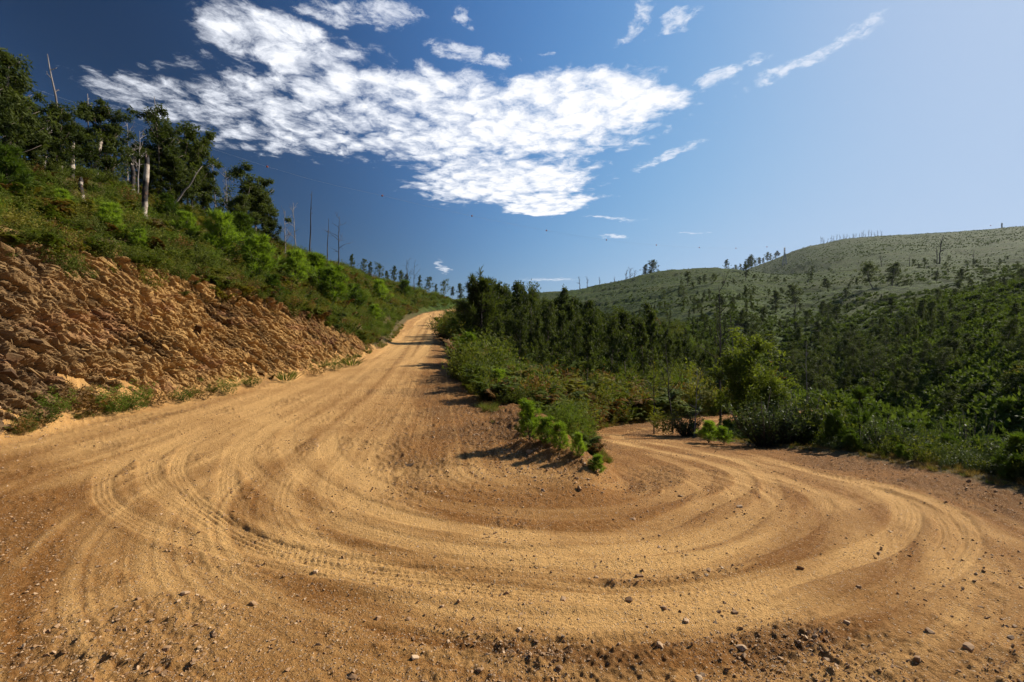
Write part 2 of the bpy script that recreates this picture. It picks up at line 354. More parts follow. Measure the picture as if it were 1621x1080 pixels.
M['dead_d'] = plain('scorched_wood', (.025, .022, .02), (.10, .085, .075), 3, bscale=25)
M['steel'] = plain('galvanised_steel', (.22, .23, .24), (.30, .31, .32), 2, .6)
M['ball'] = plain('marker_ball_paint', (.28, .05, .02), (.34, .07, .025), 2, .5)

def soil_nodes(t, vec):
    nl, _ = t.noise(vec, .9, 5, .6); nm, _ = t.noise(vec, 6.0, 6, .65); nf, _ = t.noise(vec, 45.0, 5, .7); ng, _ = t.noise(vec, 160.0, 3, .7)
    return nl, nm, nf, ng
# dirt road
m, t, out = new_mat('road_dirt'); M['road'] = m
pos = t.new('ShaderNodeNewGeometry').outputs['Position']
nl, nm, nf, ng = soil_nodes(t, pos)
pale, loose = t.attr('pale'), t.attr('loose')
pf = t.m('ADD', pale, t.m('MULTIPLY', t.m('SUBTRACT', nm, .5), .55)); pf = t.m('ADD', pf, t.m('MULTIPLY', t.m('SUBTRACT', nl, .5), .45), clamp=True)
c = t.mix(pf, (.205, .086, .019), (.53, .305, .108))
c = t.mix(t.m('MULTIPLY', t.ss(t.m('ADD', loose, t.m('MULTIPLY', t.m('SUBTRACT', nm, .5), .8)), .35, .95), .65), c, (.105, .045, .012))
c = t.mix(t.ss(nf, .45, .72, .0, .35), c, (.44, .27, .115))
c = t.mix(t.ss(nf, .47, .33, .0, .5), c, (.085, .042, .016))
vs = t.new('ShaderNodeTexVoronoi', feature='F1'); t.l.new(pos, vs.inputs['Vector']); vs.inputs['Scale'].default_value = 55
sc_ = t.new('ShaderNodeSeparateColor'); t.l.new(vs.outputs['Color'], sc_.inputs[0])
peb = t.m('MULTIPLY', t.ss(vs.outputs['Distance'], .40, .26), t.ss(sc_.outputs[0], .62, .7))
c = t.mix(t.m('MULTIPLY', peb, .55), c, t.mix(sc_.outputs[1], (.30, .19, .10), (.60, .47, .33)))
p = t.new('ShaderNodeBsdfPrincipled'); t.l.new(c, p.inputs['Base Color']); p.inputs['Roughness'].default_value = .95; p.inputs['Specular IOR Level'].default_value = .12
nq, _ = t.noise(pos, 95.0, 3, .6); spk = t.ss(nq, .60, .68)
c = t.mix(t.m('MULTIPLY', spk, t.m('ADD', .10, t.m('MULTIPLY', loose, .6))), c, (.075, .034, .011)); t.l.new(c, p.inputs['Base Color'])
hgt = t.m('ADD', t.m('ADD', t.m('MULTIPLY', nf, .9), t.m('MULTIPLY', nq, .5)), t.m('ADD', t.m('MULTIPLY', ng, .35), t.m('MULTIPLY', peb, .5)))
b = t.new('ShaderNodeBump'); b.inputs['Strength'].default_value = .8; b.inputs['Distance'].default_value = .030; t.l.new(hgt, b.inputs['Height']); t.l.new(b.outputs[0], p.inputs['Normal'])
t.l.new(p.outputs[0], out.inputs[0])
# ground under the vegetation
m, t, out = new_mat('hillside_soil'); M['ground'] = m
pos = t.new('ShaderNodeNewGeometry').outputs['Position']
nl, nm, nf, ng = soil_nodes(t, pos); dirt = t.attr('dirt'); farA = t.attr('far')
nk, _ = t.noise(pos, .035, 5, .6); nh, _ = t.noise(pos, .35, 6, .65)
c = t.mix(t.ss(nm, .35, .65), (.055, .042, .018), (.12, .085, .035))
c = t.mix(t.ss(nl, .45, .7, 0, .7), c, (.085, .066, .026))
cf = t.mix(t.ss(nh, .35, .68), (.014, .027, .003), (.052, .078, .008))
cf = t.mix(t.ss(nk, .45, .7, 0, .4), cf, (.066, .064, .020))
c = t.mix(farA, c, cf)
c = t.mix(t.ss(t.m('ADD', dirt, t.m('MULTIPLY', t.m('SUBTRACT', nm, .5), .9)), .3, .7), c, t.mix(nf, (.105, .056, .022), (.21, .12, .05)))
p = t.new('ShaderNodeBsdfPrincipled'); t.l.new(c, p.inputs['Base Color']); p.inputs['Roughness'].default_value = .95; p.inputs['Specular IOR Level'].default_value = .1
b = t.new('ShaderNodeBump'); b.inputs['Strength'].default_value = .8; b.inputs['Distance'].default_value = .03; t.l.new(nf, b.inputs['Height']); 
b2 = t.new('ShaderNodeBump'); b2.inputs['Strength'].default_value = .9; b2.inputs['Distance'].default_value = 1.2; t.l.new(t.m('MULTIPLY', nh, farA), b2.inputs['Height']); t.l.new(b.outputs[0], b2.inputs['Normal'])
t.l.new(b2.outputs[0], p.inputs['Normal']); t.l.new(p.outputs[0], out.inputs[0])
# rock of the cutting
def rock_mat(name, use_attr):
    m, t, out = new_mat(name)
    pos = t.new('ShaderNodeNewGeometry').outputs['Position']
    mp = t.new('ShaderNodeMapping'); t.l.new(pos, mp.inputs['Vector']); mp.inputs['Rotation'].default_value = (R(-40), 0, 0); mp.inputs['Scale'].default_value = (1, .5, 2.2)
    nl, nm, nf, ng = soil_nodes(t, mp.outputs[0]); _, _, nfi, ngi = soil_nodes(t, pos)
    oi = t.new('ShaderNodeObjectInfo').outputs['Random']
    f = t.attr('tone') if use_attr else oi
    c = t.mix(t.ss(t.m('ADD', t.m('MULTIPLY', f, .95), t.m('MULTIPLY', nm, .5)), .38, .95), (.058, .028, .010), (.38, .225, .080))
    c = t.mix(t.ss(nl, .52, .72, 0, .6), c, (.27, .125, .068))
    c = t.mix(t.ss(nf, .48, .32, 0, .8), c, (.030, .016, .008))
    sx = t.new('ShaderNodeSeparateXYZ'); t.l.new(pos, sx.inputs[0])
    grey = t.m('MULTIPLY', t.ss(t.m('ADD', sx.outputs[1], t.m('MULTIPLY', t.m('SUBTRACT', nl, .5), 10)), 13.0, 8.0), .62)
    c = t.mix(grey, c, t.mix(nm, (.040, .026, .016), (.15, .10, .062)))
    p = t.new('ShaderNodeBsdfPrincipled'); t.l.new(c, p.inputs['Base Color']); p.inputs['Roughness'].default_value = .9; p.inputs['Specular IOR Level'].default_value = .15
    b = t.new('ShaderNodeBump'); b.inputs['Strength'].default_value = .55; b.inputs['Distance'].default_value = .03; t.l.new(t.m('ADD', nfi, t.m('MULTIPLY', ngi, .4)), b.inputs['Height']); t.l.new(b.outputs[0], p.inputs['Normal'])
    t.l.new(p.outputs[0], out.inputs[0]); return m
M['rock'] = rock_mat('cut_rock', True); M['rock2'] = rock_mat('cut_rock_block', False)
# loose stones
m, t, out = new_mat('road_stone'); M['stone'] = m
oi = t.new('ShaderNodeObjectInfo').outputs['Random']; n, _ = t.noise(t.new('ShaderNodeTexCoord').outputs['Object'], 3, 5)
rmp = t.new('ShaderNodeValToRGB'); rmp.color_ramp.elements[0].color = (.17, .09, .038, 1); rmp.color_ramp.elements[1].color = (.46, .32, .19, 1)
e = rmp.color_ramp.elements.new(.5); e.color = (.32, .185, .085, 1); t.l.new(oi, rmp.inputs[0])
c = t.mix(t.ss(n, .4, .7, 0, .4), rmp.outputs[0], (.18, .10, .045))
p = t.new('ShaderNodeBsdfPrincipled'); t.l.new(c, p.inputs['Base Color']); p.inputs['Roughness'].default_value = .85; t.l.new(p.outputs[0], out.inputs[0])
# charred trunk: bands of black char and pale bared wood
m, t, out = new_mat('charred_trunk'); M['char'] = m
g = t.new('ShaderNodeTexCoord').outputs['Object']; oi = t.new('ShaderNodeObjectInfo').outputs['Random']
mp = t.new('ShaderNodeMapping'); t.l.new(g, mp.inputs['Vector']); mp.inputs['Scale'].default_value = (.5, .5, 1.9)
cv = t.new('ShaderNodeCombineXYZ'); t.l.new(t.m('MULTIPLY', oi, 37.0), cv.inputs[2]); t.l.new(cv.outputs[0], mp.inputs['Location'])
n, _ = t.noise(mp.outputs[0], 1.1, 3, .5, .6); nf, _ = t.noise(g, 14, 5, .6)
c = t.mix(t.ss(n, .53, .48), (.42, .35, .28), (.012, .010, .010)); c = t.mix(t.ss(nf, .45, .7, 0, .8), c, (.15, .075, .042))
p = t.new('ShaderNodeBsdfPrincipled'); t.l.new(c, p.inputs['Base Color']); p.inputs['Roughness'].default_value = .85
b = t.new('ShaderNodeBump'); b.inputs['Distance'].default_value = .03; t.l.new(nf, b.inputs['Height']); t.l.new(b.outputs[0], p.inputs['Normal']); t.l.new(p.outputs[0], out.inputs[0])

# ------------------------------------------------------------------ ground sheet (whole land out to the far ridge)
az = np.concatenate([np.linspace(-58, 58, 620), np.linspace(58, 302, 120)[1:-1]])
rr = np.concatenate([[0.02, .5], np.geomspace(1.0, 2600, 430)])
A, RR = np.meshgrid(np.radians(az), rr)
X, Y = np.sin(A) * RR, np.cos(A) * RR
sdv = road_sd(X, Y); Z = H(X, Y)
onroad = sst(sdv, -.05, .35) * sst(150 - RR, 0, 20)
onroad = np.maximum(onroad, 1.5 * ((X > ev('W0', Y)[0] - .2) & (X < ev('W1', Y)[0] + .2) & (Y < 12) & (Y > 4.5)))
Z = Z - .10 * onroad
l0x = ev('L0', Y)[0]; l1x, l1z = ev('L1', Y)
inbank = sst(X, l1x - .75, l1x - .1) * sst(-X, -l0x - .1, -l0x + .5) * sst(Y, -6, -2) * sst(-Y, -31, -28)
Z = Z - 1.0 * inbank
dirt = np.clip(sst(sdv, -.4, .1), 0, 1); dirt = np.maximum(dirt, inbank)
ground_me = mesh_np('ground', np.stack([X, Y, Z], -1).reshape(-1, 3), grid_faces(len(rr), len(az), True)[:, ::-1], M['ground'],
                    {'dirt': dirt.ravel(), 'far': sst(RR, 60, 120).ravel()})
link('ground', ground_me, kind='structure')

# ------------------------------------------------------------------ dirt road with wheel tracks
def catmull(p, n=10):
    p = np.asarray(p, float); q = np.vstack([2 * p[0] - p[1], p, 2 * p[-1] - p[-2]]); o = []
    for i in range(1, len(q) - 2):
        t = np.linspace(0, 1, n, endpoint=False)[:, None]; a, b_, c_, d = q[i - 1:i + 3]
        o.append(.5 * ((2 * b_) + (c_ - a) * t + (2 * a - 5 * b_ + 4 * c_ - d) * t ** 2 + (3 * b_ - a - 3 * c_ + d) * t ** 3))
    return np.vstack(o + [p[-1:]])
def plan(pts):
    o = []
    for px, py in pts:
        d = ray(px, py); yy = 5.0
        for _ in range(40):
            z = float(near(np.array([d[0] * yy]), np.array([yy]))[0]); den = -d[2] if abs(d[2]) > 1e-4 else 1e-4
            yn = (EYE - z) / den
            if yn < 0 or yn > 130: break
            yy = .6 * yy + .4 * yn
        o.append((d[0] * yy, yy))
    return catmull(o)
# (points, half width, depth, pale, tread)
UP = [(668, 520), (650, 535), (634, 548)]
TR = [
 ([(610, 562), (560, 585), (470, 622), (350, 662), (250, 708), (175, 745), (163, 778), (179, 803), (204, 819), (245, 840), (310, 856), (420, 885), (560, 912), (750, 934), (900, 944), (1000, 945)], .11, .016, .8, 1.),
 ([(618, 560), (570, 583), (485, 620), (380, 656), (290, 695), (240, 725), (240, 762), (277, 791), (310, 811), (354, 836), (407, 860), (481, 880), (600, 905), (750, 922), (900, 934), (1000, 941), (1122, 933), (1244, 909), (1350, 880), (1399, 860), (1432, 831), (1432, 803), (1407, 783), (1367, 766), (1285, 746), (1183, 717), (1081, 701), (1020, 695)], .13, .024, 1., 1.),
 ([(624, 559), (580, 581), (500, 618), (400, 652), (320, 690), (281, 735), (301, 783), (338, 811), (387, 844), (448, 868), (560, 895), (700, 908), (850, 915)], .10, .012, .7, 1.),
 ([(630, 559), (600, 578), (520, 618), (440, 655), (380, 700), (359, 760), (380, 815), (424, 836), (538, 868), (700, 893), (900, 903), (1060, 898), (1180, 870), (1270, 830), (1300, 800), (1285, 780), (1245, 758), (1150, 722)], .12, .014, .7, .6),
 ([(640, 558), (590, 590), (500, 640), (430, 680), (387, 717), (403, 750), (432, 774), (481, 803), (560, 835), (680, 868), (800, 880), (930, 876), (1060, 862), (1140, 842), (1205, 805), (1222, 772), (1190, 738), (1120, 717), (1020, 700)], .12, .014, .75, .4),
 ([(650, 558), (615, 585), (540, 630), (480, 670), (452, 693), (464, 730), (493, 758), (540, 783), (640, 820), (780, 845), (900, 850), (1000, 846), (1102, 803), (1163, 778), (1178, 758), (1143, 738), (1081, 721), (1000, 705), (960, 697)], .13, .016, .85, .3),
 ([(1326, 978), (1407, 946), (1489, 909), (1526, 876), (1534, 844), (1510, 811), (1470, 791), (1407, 770), (1326, 754), (1240, 734), (1130, 712), (1040, 698)], .10, .02, .6, 1.),
 ([(1230, 985), (1380, 945), (1465, 905), (1500, 872), (1506, 844), (1485, 815), (1445, 795), (1380, 772), (1300, 756)], .10, .02, .6, 1.),
 ([(1513, 811), (1560, 838), (1621, 864), (1700, 895)], .12, .012, .7, .4),
 ([(1430, 905), (1489, 958), (1560, 995), (1621, 1027), (1680, 1060)], .14, .012, .7, .4),
 ([(655, 556), (640, 580), (580, 625), (530, 670), (520, 710), (560, 750), (650, 785), (760, 806), (880, 815), (980, 808), (1070, 780), (1110, 758), (1090, 738), (1020, 716)], .16, .01, .6, 0.),
 ([(100, 800), (160, 850), (260, 900), (400, 940), (560, 965), (760, 985), (960, 990), (1150, 975), (1326, 935)], .16, .012, .35, .2),
 ([(420, 985), (560, 1003), (740, 1018), (900, 1020), (1020, 1012), (1150, 1000)], .07, .02, -.12, 0.),
 ([(-60, 1040), (60, 1055), (240, 1074), (420, 1082)], .07, .02, -.12, 0.), ([(880, 1070), (1000, 1068), (1120, 1060), (1240, 1052)], .06, .018, -.12, 0.),
 ([(-40, 800), (150, 742), (300, 690), (450, 640)], .20, .006, .45, 0.), ([(-20, 985), (240, 932), (420, 870), (560, 800), (640, 730)], .16, .008, .4, .3), ([(700, 1000), (900, 930), (1100, 860), (1330, 800), (1480, 775)], .15, .008, .4, .3),
 ([(500, 690), (400, 650), (470, 618), (560, 580)], .25, .006, .5, 0.),
]
TR_UPPER = [[(-5.6, 22), (-5.6, 27), (-7.2, 40), (-10.9, 60), (-13.2, 72), (-16.2, 100)], [(-7.2, 22), (-7.3, 27), (-9.0, 40), (-12.6, 60), (-15, 72), (-17.8, 100)]]
TR_LOWER = [[(3.4, 12), (3.5, 15), (4.6, 18), (7.6, 21), (12, 26)], [(4.9, 11), (4.9, 15), (6.2, 18), (9.4, 21.5), (13, 25)]]
def road_detail(x, y):
    n = len(x); dz = np.zeros(n); pale = np.zeros(n); tread = np.zeros(n)
    allt = [(plan(p), hw, dp, pl, td) for p, hw, dp, pl, td in TR] + [(catmull(p), .22, .02, .8, 0) for p in TR_UPPER + TR_LOWER]
    for pts, hw, dp, pl, td in allt:
        dist = np.full(n, 9.); arc = np.zeros(n); sgn = np.zeros(n); a0 = 0; rad = hw * 3 + .3
        for i in range(len(pts) - 1):
            p0, p1 = pts[i], pts[i + 1]; e = p1 - p0; L = np.hypot(*e)
            if L < 1e-4: continue
            mx, my = (p0 + p1) / 2; q = L / 2 + rad
            idx = np.nonzero((np.abs(x - mx) < q) & (np.abs(y - my) < q))[0]
            if len(idx):
                vx, vy = x[idx] - p0[0], y[idx] - p0[1]
                tt = np.clip((vx * e[0] + vy * e[1]) / L ** 2, 0, 1)
                dx, dy = vx - tt * e[0], vy - tt * e[1]; dd = np.hypot(dx, dy)
                b = dd < dist[idx]; ib = idx[b]
                dist[ib] = dd[b]; arc[ib] = a0 + tt[b] * L; sgn[ib] = np.sign(e[0] * vy[b] - e[1] * vx[b]) * dd[b]
            a0 += L
        fade = (sst(arc, 17, 25) if (a0 > 22 and pts[0][1] > 20 and hw < .2) else sst(arc, 0, .8)) * sst(a0 - arc, 0, .8) * (.55 + .45 * sst(fbm(arc * .8, arc * 0 + hw * 90, 77, 2), .3, .6))
        hw_ = hw * (1 + .15 * (vn(arc * 1.3, arc * 0, 5) - .5))
        ins = (1 - sst(dist, hw_ * .8, hw_ * 1.15)) * fade; berm = np.exp(-((dist - hw_ * 1.45) / (hw_ * .38)) ** 2) * fade
        dz = np.maximum(dz - dp * ins * .6, -.025) + dp * .45 * berm
        pale = np.maximum(pale, pl * ins) if pl > 0 else pale + pl * ins
        pale += .25 * pl * np.exp(-(dist / (hw * 2.6)) ** 2) * fade
        if td > 0:
            rib = np.cos(sgn / .050 * 2 * np.pi); lug = np.sin((arc + np.abs(sgn) * .8 * np.sign(rib)) / .065 * 2 * np.pi)
            dz += td * ins * (.0050 * rib + .0022 * lug); 
    return dz, np.clip(pale, -.4, 1.2)
azr = np.radians(np.linspace(-60, 60, 1000))
rr = np.concatenate([1 / np.linspace(1 / 1.5, 1 / 22., 560), np.geomspace(22, 150, 130)[1:]])
A, RR = np.meshgrid(azr, rr); X, Y = (np.sin(A) * RR), (np.cos(A) * RR)
sdv = road_sd(X, Y)
edge_n = (fbm(X * 2.2, Y * 2.2, 61, 3) - .5) * .5
W0x, W1x = ev('W0', Y)[0], ev('W1', Y)[0]
wedge = (X > W0x - .1) & (X < W1x + .1) & (Y < 13) & (Y > 5)
keep = (sdv > -.45) | wedge
fq = grid_faces(len(rr), len(azr)); kf = keep.ravel()[fq].all(1); fq = fq[kf][:, ::-1]
used = np.unique(fq); remap = np.full(X.size, -1); remap[used] = np.arange(len(used)); fq = remap[fq]
x, y = X.ravel()[used], Y.ravel()[used]; sd_u = sdv.ravel()[used]; en = edge_n.ravel()[used]; wd_u = (sst(X - W0x, -.25, .45) * sst(W1x - X, -.2, .55) * sst(Y, 5.3, 6.6) * sst(13.2 - Y, .2, .8)).ravel()[used]; wd_m = wedge.ravel()[used] & (Y.ravel()[used] < 12.7)
dz, pale = road_detail(x, y)
# streaks that follow the bend: distance from the wedge between the two roads
tipx, tipy = .55, 6.6
sx_ = np.where(y > tipy, np.abs(x - (tipx + (y - tipy) * -.16)), np.hypot(x - tipx, y - tipy)); ang = np.arctan2(x - tipx, np.maximum(tipy - y, -3) + 6)
st = fbm(sx_ * 3.1, ang * 1.2 + y * .04, 21, 4) - .5; st2 = .6 * (fbm(sx_ * 11., ang * 3.0 + y * .1, 31, 3) - .5) + .6 * (fbm(sx_ * 30., ang * 3.5 + y * .1, 36, 2) - .5)
rough = fbm(x * .8, y * .8, 71, 3)
r_ = np.hypot(x, y)
upper = sst(-x, .5, 4.0) * sst(y, 4, 8)
# the belt driven most is pale, both sides of the bend loose and darker; outside also has lens vignetting painted in
belt = np.exp(-((sx_ - 4.3) / 1.9) ** 2)
pale_f = .20 + .50 * pale + 1.05 * st + 1.1 * st2 * sst(rough, .25, .6) + .44 * upper + .7 * (rough - .5) - .34 * sst(sx_, 4.0, 6.5) * (1 - upper)
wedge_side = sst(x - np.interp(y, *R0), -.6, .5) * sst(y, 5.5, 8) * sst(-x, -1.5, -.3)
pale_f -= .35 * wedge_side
cal = np.exp(-(((x - -.9) / 1.5) ** 2 + ((y - 6.1) / .55) ** 2)); pale_f += .6 * cal * (.4 + rough)
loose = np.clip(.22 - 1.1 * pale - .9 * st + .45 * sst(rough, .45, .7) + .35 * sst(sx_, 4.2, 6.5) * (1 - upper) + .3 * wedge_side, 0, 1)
loose = np.maximum(loose, wd_u * (.75 + .3 * (rough - .5))); pale_f = pale_f * (1 - .65 * wd_u)
gr = (fbm(x * 14, y * 14, 81, 3) - .5); g2 = (vn(x * 38, y * 38, 91) - .5); cl = np.maximum(fbm(x * 9, y * 9, 95, 2) - .58, 0)
dz = dz + (st * .016 + st2 * .012) * sst(18 - r_, 0, 10) + (.14 + .86 * loose) * (gr * .040 + g2 * .030 + cl * .13) * sst(26 - r_, 0, 14)
z = H(x, y) + dz + wd_u * (.03 + (fbm(x * 4, y * 4, 83, 3) - .5) * .16) + np.where(wd_m, 0, -.14 * sst(-sd_u + en, .02, .42))
road_me = mesh_np('dirt_road', np.stack([x, y, z], -1), fq, M['road'], {'pale': np.clip(pale_f, 0, 1), 'loose': loose})
link('dirt_road', road_me, kind='structure')
del X, Y, A, RR

# ------------------------------------------------------------------ rock cutting beside the upper road
us = np.concatenate([np.linspace(-4, 5, 120)[:-1], np.linspace(5, 30.5, 1000)]); vs_ = np.linspace(-.10, 1.16, 200)
U, Vv = np.meshgrid(us, vs_)
x0 = ev('L0', U)[0]; z0 = zu(U); x1, z1 = ev('L1', U)
shape = np.clip(Vv, 0, 1)
bx = x0 + (x1 - x0) * np.where(Vv > 1, Vv, shape ** 1.25) + np.where(Vv < 0, -Vv * 1.2, 0); bz = z0 + (z1 - z0) * np.where(Vv > 1, 1 + (Vv - 1) * .55, shape ** .9) + np.where(Vv < 0, Vv * 1.0, 0)
T_ = (bz - z0)
a_ = U * .77 - T_ * .64 + .35 * (fbm(U * .8, T_ * .8, 3, 3) - .5); b_ = U * .64 + T_ * .77 + .35 * (fbm(U * .8, T_ * .8, 8, 3) - .5)
disp = np.zeros_like(U); tone = np.zeros_like(U)
for (la, lb, amp, sdn) in ((2.2, .75, .15, 1), (.80, .18, .17, 2), (.40, .09, .12, 3), (.20, .055, .05, 4)):
    rid, r2, oa, ob, eg = cells(a_ / la, b_ / lb, sdn * 31)
    disp += amp * ((rid - .5) + (r2 - .5) * 1.1 * oa + (rid - .4) * 1.0 * ob) - amp * .55 * (1 - sst(eg, 0, .16)); tone += amp * rid
talus = 1 - sst(Vv, .02, .22)
smooth_r = sst(U, 17, 25)                    # the right-hand end is more earthy
fade = sst(Vv, -.1, .12) * sst(1.16 - Vv, 0, .14) * sst(30.5 - U, 0, 4)
disp = disp * fade * (1 - .55 * talus) * (1 - .4 * smooth_r) + (fbm(U * 6, T_ * 6, 5, 3) - .5) * .10 * fade + .22 * np.exp(-((Vv - .97) / .05) ** 2) * (fbm(U * 1.5, U * 0, 44, 2) - .3) * fade
Vb = np.stack([bx + .93 * disp, U - .0 * disp, bz + .36 * disp], -1)
tone = (tone - tone.min()) / (tone.max() - tone.min())
bank = link('rock_bank', mesh_np('rock_bank', Vb.reshape(-1, 3), grid_faces(len(vs_), len(us))[:, ::-1], M['rock'], {'tone': tone.ravel()}, smooth=False), kind='structure')
def rock_mesh(name, sx, sy, sz, seed, n=13, mat=None, bev=False):
    rg = np.random.default_rng(seed); bm = bmesh.new()
    for _ in range(n):
        v = rg.normal(size=3); v /= np.linalg.norm(v); v = np.sign(v) * np.abs(v) ** .6
        bm.verts.new((v[0] * sx * rg.uniform(.75, 1), v[1] * sy * rg.uniform(.75, 1), v[2] * sz * rg.uniform(.75, 1)))
    r = bmesh.ops.convex_hull(bm, input=bm.verts)
    bmesh.ops.delete(bm, geom=[g for g in r['geom_interior'] if isinstance(g, bmesh.types.BMVert)] if r['geom_interior'] else [], context='VERTS')
    me = bpy.data.meshes.new(name); bm.to_mesh(me); bm.free()
    if mat: me.materials.append(mat)
    return me
slabs = [rock_mesh('rock', .55, .26, .09 + .02 * (i % 4), 100 + i, 14, M['rock2']) for i in range(14)]
rg = np.random.default_rng(5)
for k in range(290):
    iu = int(rg.uniform(.16, .93) * len(us)); iv = int((rg.beta(1.3, 1.2) * .72 + .13) * len(vs_))
    pnt = Vb[iv, iu]; s = float(np.exp(rg.normal(-1.35, .38))) * (1.15 if us[iu] < 17 else .75)
    o = link('rock', slabs[k % 14], bank); o.location = pnt - np.array([.86, 0, .5]) * .05 * s
    o.rotation_euler = (0, 0, 0)
    ang = R(-40 + rg.normal(0, 11))
    m3 = Matrix(((0, 0, 1), (math.cos(ang), -math.sin(ang), 0), (math.sin(ang), math.cos(ang), 0))).transposed()
    xa = Vector((.0, math.cos(ang), math.sin(ang))); ya = Vector((.80, 0.2, .55)).normalized(); ya = (ya - ya.dot(xa) * xa).normalized(); za = xa.cross(ya)
    mm = Matrix((xa, ya, za)).transposed()
    o.rotation_euler = (mm @ Matrix.Rotation(rg.normal(0, .25), 3, 'Z') @ Matrix.Rotation(rg.normal(0, .3), 3, 'X')).to_euler()
    o.scale = (s * rg.uniform(.7, 1.15), s, s * rg.uniform(.7, 1.3))

# ------------------------------------------------------------------ scattered ground cover (geometry nodes, one object each)
def scatter(name, protos, pts, scl, label, cat, tilt=.12, seed=0, aspect=1.0):
    c = bpy.data.collections.new(name + '_pieces')
    for i, me in enumerate(protos):
        c.objects.link(bpy.data.objects.new('%s_piece_%02d' % (name, i), me))
    rg = np.random.default_rng(seed + 99); n = len(pts)
    me = bpy.data.meshes.new(name); me.vertices.add(n); me.vertices.foreach_set('co', np.asarray(pts, np.float32).ravel())
    rot = np.stack([rg.normal(0, tilt, n), rg.normal(0, tilt, n), rg.uniform(0, 6.283, n)], -1)
    a = me.attributes.new('rot', 'FLOAT_VECTOR', 'POINT'); a.data.foreach_set('vector', rot.astype(np.float32).ravel())
    s3 = np.asarray(scl)[:, None] * rg.uniform(.82, 1.18, (n, 3)) if np.ndim(scl) else np.full((n, 3), scl)
    s3 = s3 * np.array([aspect, aspect, 1.0])
    a = me.attributes.new('scl', 'FLOAT_VECTOR', 'POINT'); a.data.foreach_set('vector', s3.astype(np.float32).ravel())
    a = me.attributes.new('idx', 'INT', 'POINT'); a.data.foreach_set('value', rg.integers(0, len(protos), n).astype(np.int32))
    o = link(name, me, kind='stuff', label=label, category=cat)
    g = bpy.data.node_groups.new(name, 'GeometryNodeTree')
    g.interface.new_socket('Geometry', in_out='INPUT', socket_type='NodeSocketGeometry'); g.interface.new_socket('Geometry', in_out='OUTPUT', socket_type='NodeSocketGeometry')
    gi = g.nodes.new('NodeGroupInput'); go = g.nodes.new('NodeGroupOutput'); ip = g.nodes.new('GeometryNodeInstanceOnPoints')
    ci = g.nodes.new('GeometryNodeCollectionInfo'); ci.inputs['Collection'].default_value = c; ci.inputs['Separate Children'].default_value = True; ci.inputs['Reset Children'].default_value = True
    def na(nm, ty):
        q = g.nodes.new('GeometryNodeInputNamedAttribute'); q.data_type = ty; q.inputs['Name'].default_value = nm
        return [s for s in q.outputs if s.name == 'Attribute' and s.enabled][0]
    g.links.new(gi.outputs[0], ip.inputs['Points']); g.links.new(ci.outputs[0], ip.inputs['Instance']); ip.inputs['Pick Instance'].default_value = True
    g.links.new(na('idx', 'INT'), ip.inputs['Instance Index']); g.links.new(na('rot', 'FLOAT_VECTOR'), ip.inputs['Rotation']); g.links.new(na('scl', 'FLOAT_VECTOR'), ip.inputs['Scale'])
    g.links.new(ip.outputs[0], go.inputs[0])
    md = o.modifiers.new('scatter', 'NODES'); md.node_group = g
    return o

# ------------------------------------------------------------------ plants: builders (each returns [(part, mesh), ...], about 1 m tall unless noted)
def unit(v): return v / (np.linalg.norm(v, axis=-1, keepdims=True) + 1e-9)
def euc_tree(seed, mat, bark, leaf=.045, n_limb=22, per=95, width=.20, start=.25, lean=.04, open_=.5, trunk_r=.011, multi=1, conic=0.):
    """slender eucalyptus, height 1"""
    rg = np.random.default_rng(seed); tr = Acc(); cr = Acc()
    for q in range(multi):
        b0 = np.array([rg.normal(0, .02), rg.normal(0, .02), 0]) * (multi > 1)
        top = np.array([rg.normal(0, lean), rg.normal(0, lean), rg.uniform(.92, 1.0) * (1 if q == 0 else rg.uniform(.7, .95))]) + b0 * 3
        ts = np.linspace(0, 1, 9)[:, None]; bend = rg.normal(0, .03, 3); bend[2] = 0
        pts = b0 + (top - b0) * ts + np.sin(ts * np.pi) * bend; pts[0, 2] = -.04
        tr.tube(pts, trunk_r * np.linspace(1.1, .18, 9), 6)
        for i in range(n_limb // multi):
            f = start + (1 - start) * ((i + rg.random()) / (n_limb // multi)) ** .9; f = min(f, .985)
            base = np.array([np.interp(f, ts[:, 0], pts[:, k]) for k in range(3)])
            prof = np.sin(np.clip((f - start) / (1 - start), 0, 1) ** .75 * np.pi * .92 + .22) ** .8
            prof = prof * (1 - conic) + conic * (1.15 - 1.05 * (f - start) / (1 - start))
            Lb = width * (.35 + .9 * prof) * rg.uniform(.6, 1.15); th = rg.uniform(0, 6.283); up = rg.uniform(.5, 1.2)
            d = unit(np.array([math.cos(th), math.sin(th), up]))
            bp = base + d * Lb * np.linspace(0, 1, 4)[:, None] + np.array([0, 0, 1]) * (np.linspace(0, 1, 4)[:, None] ** 2) * Lb * .15
            tr.tube(bp, trunk_r * .38 * np.linspace(1, .25, 4), 4)
            for s in range(rg.integers(2, 5)):
                cpos = bp[rg.integers(1, 4)] + rg.normal(0, Lb * .30, 3); rad = width * rg.uniform(.13, .30)
                n = int(per * rg.uniform(.5, 1.2) / 2.6)
                v = unit(rg.normal(size=(n, 3))) * (rg.random((n, 1)) ** .45) * rad; v[:, 2] *= 1.15
                D = unit(rg.normal(size=(n, 3)) * .7 + np.array([0, 0, -.55]) + v / rad * .4)
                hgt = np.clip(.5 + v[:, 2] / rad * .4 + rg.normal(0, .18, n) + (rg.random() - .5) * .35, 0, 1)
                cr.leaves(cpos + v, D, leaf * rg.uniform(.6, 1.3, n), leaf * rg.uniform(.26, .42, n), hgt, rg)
    return [('trunk', tr.mesh('trunk', bark, True)), ('crown', cr.mesh('crown', mat))]
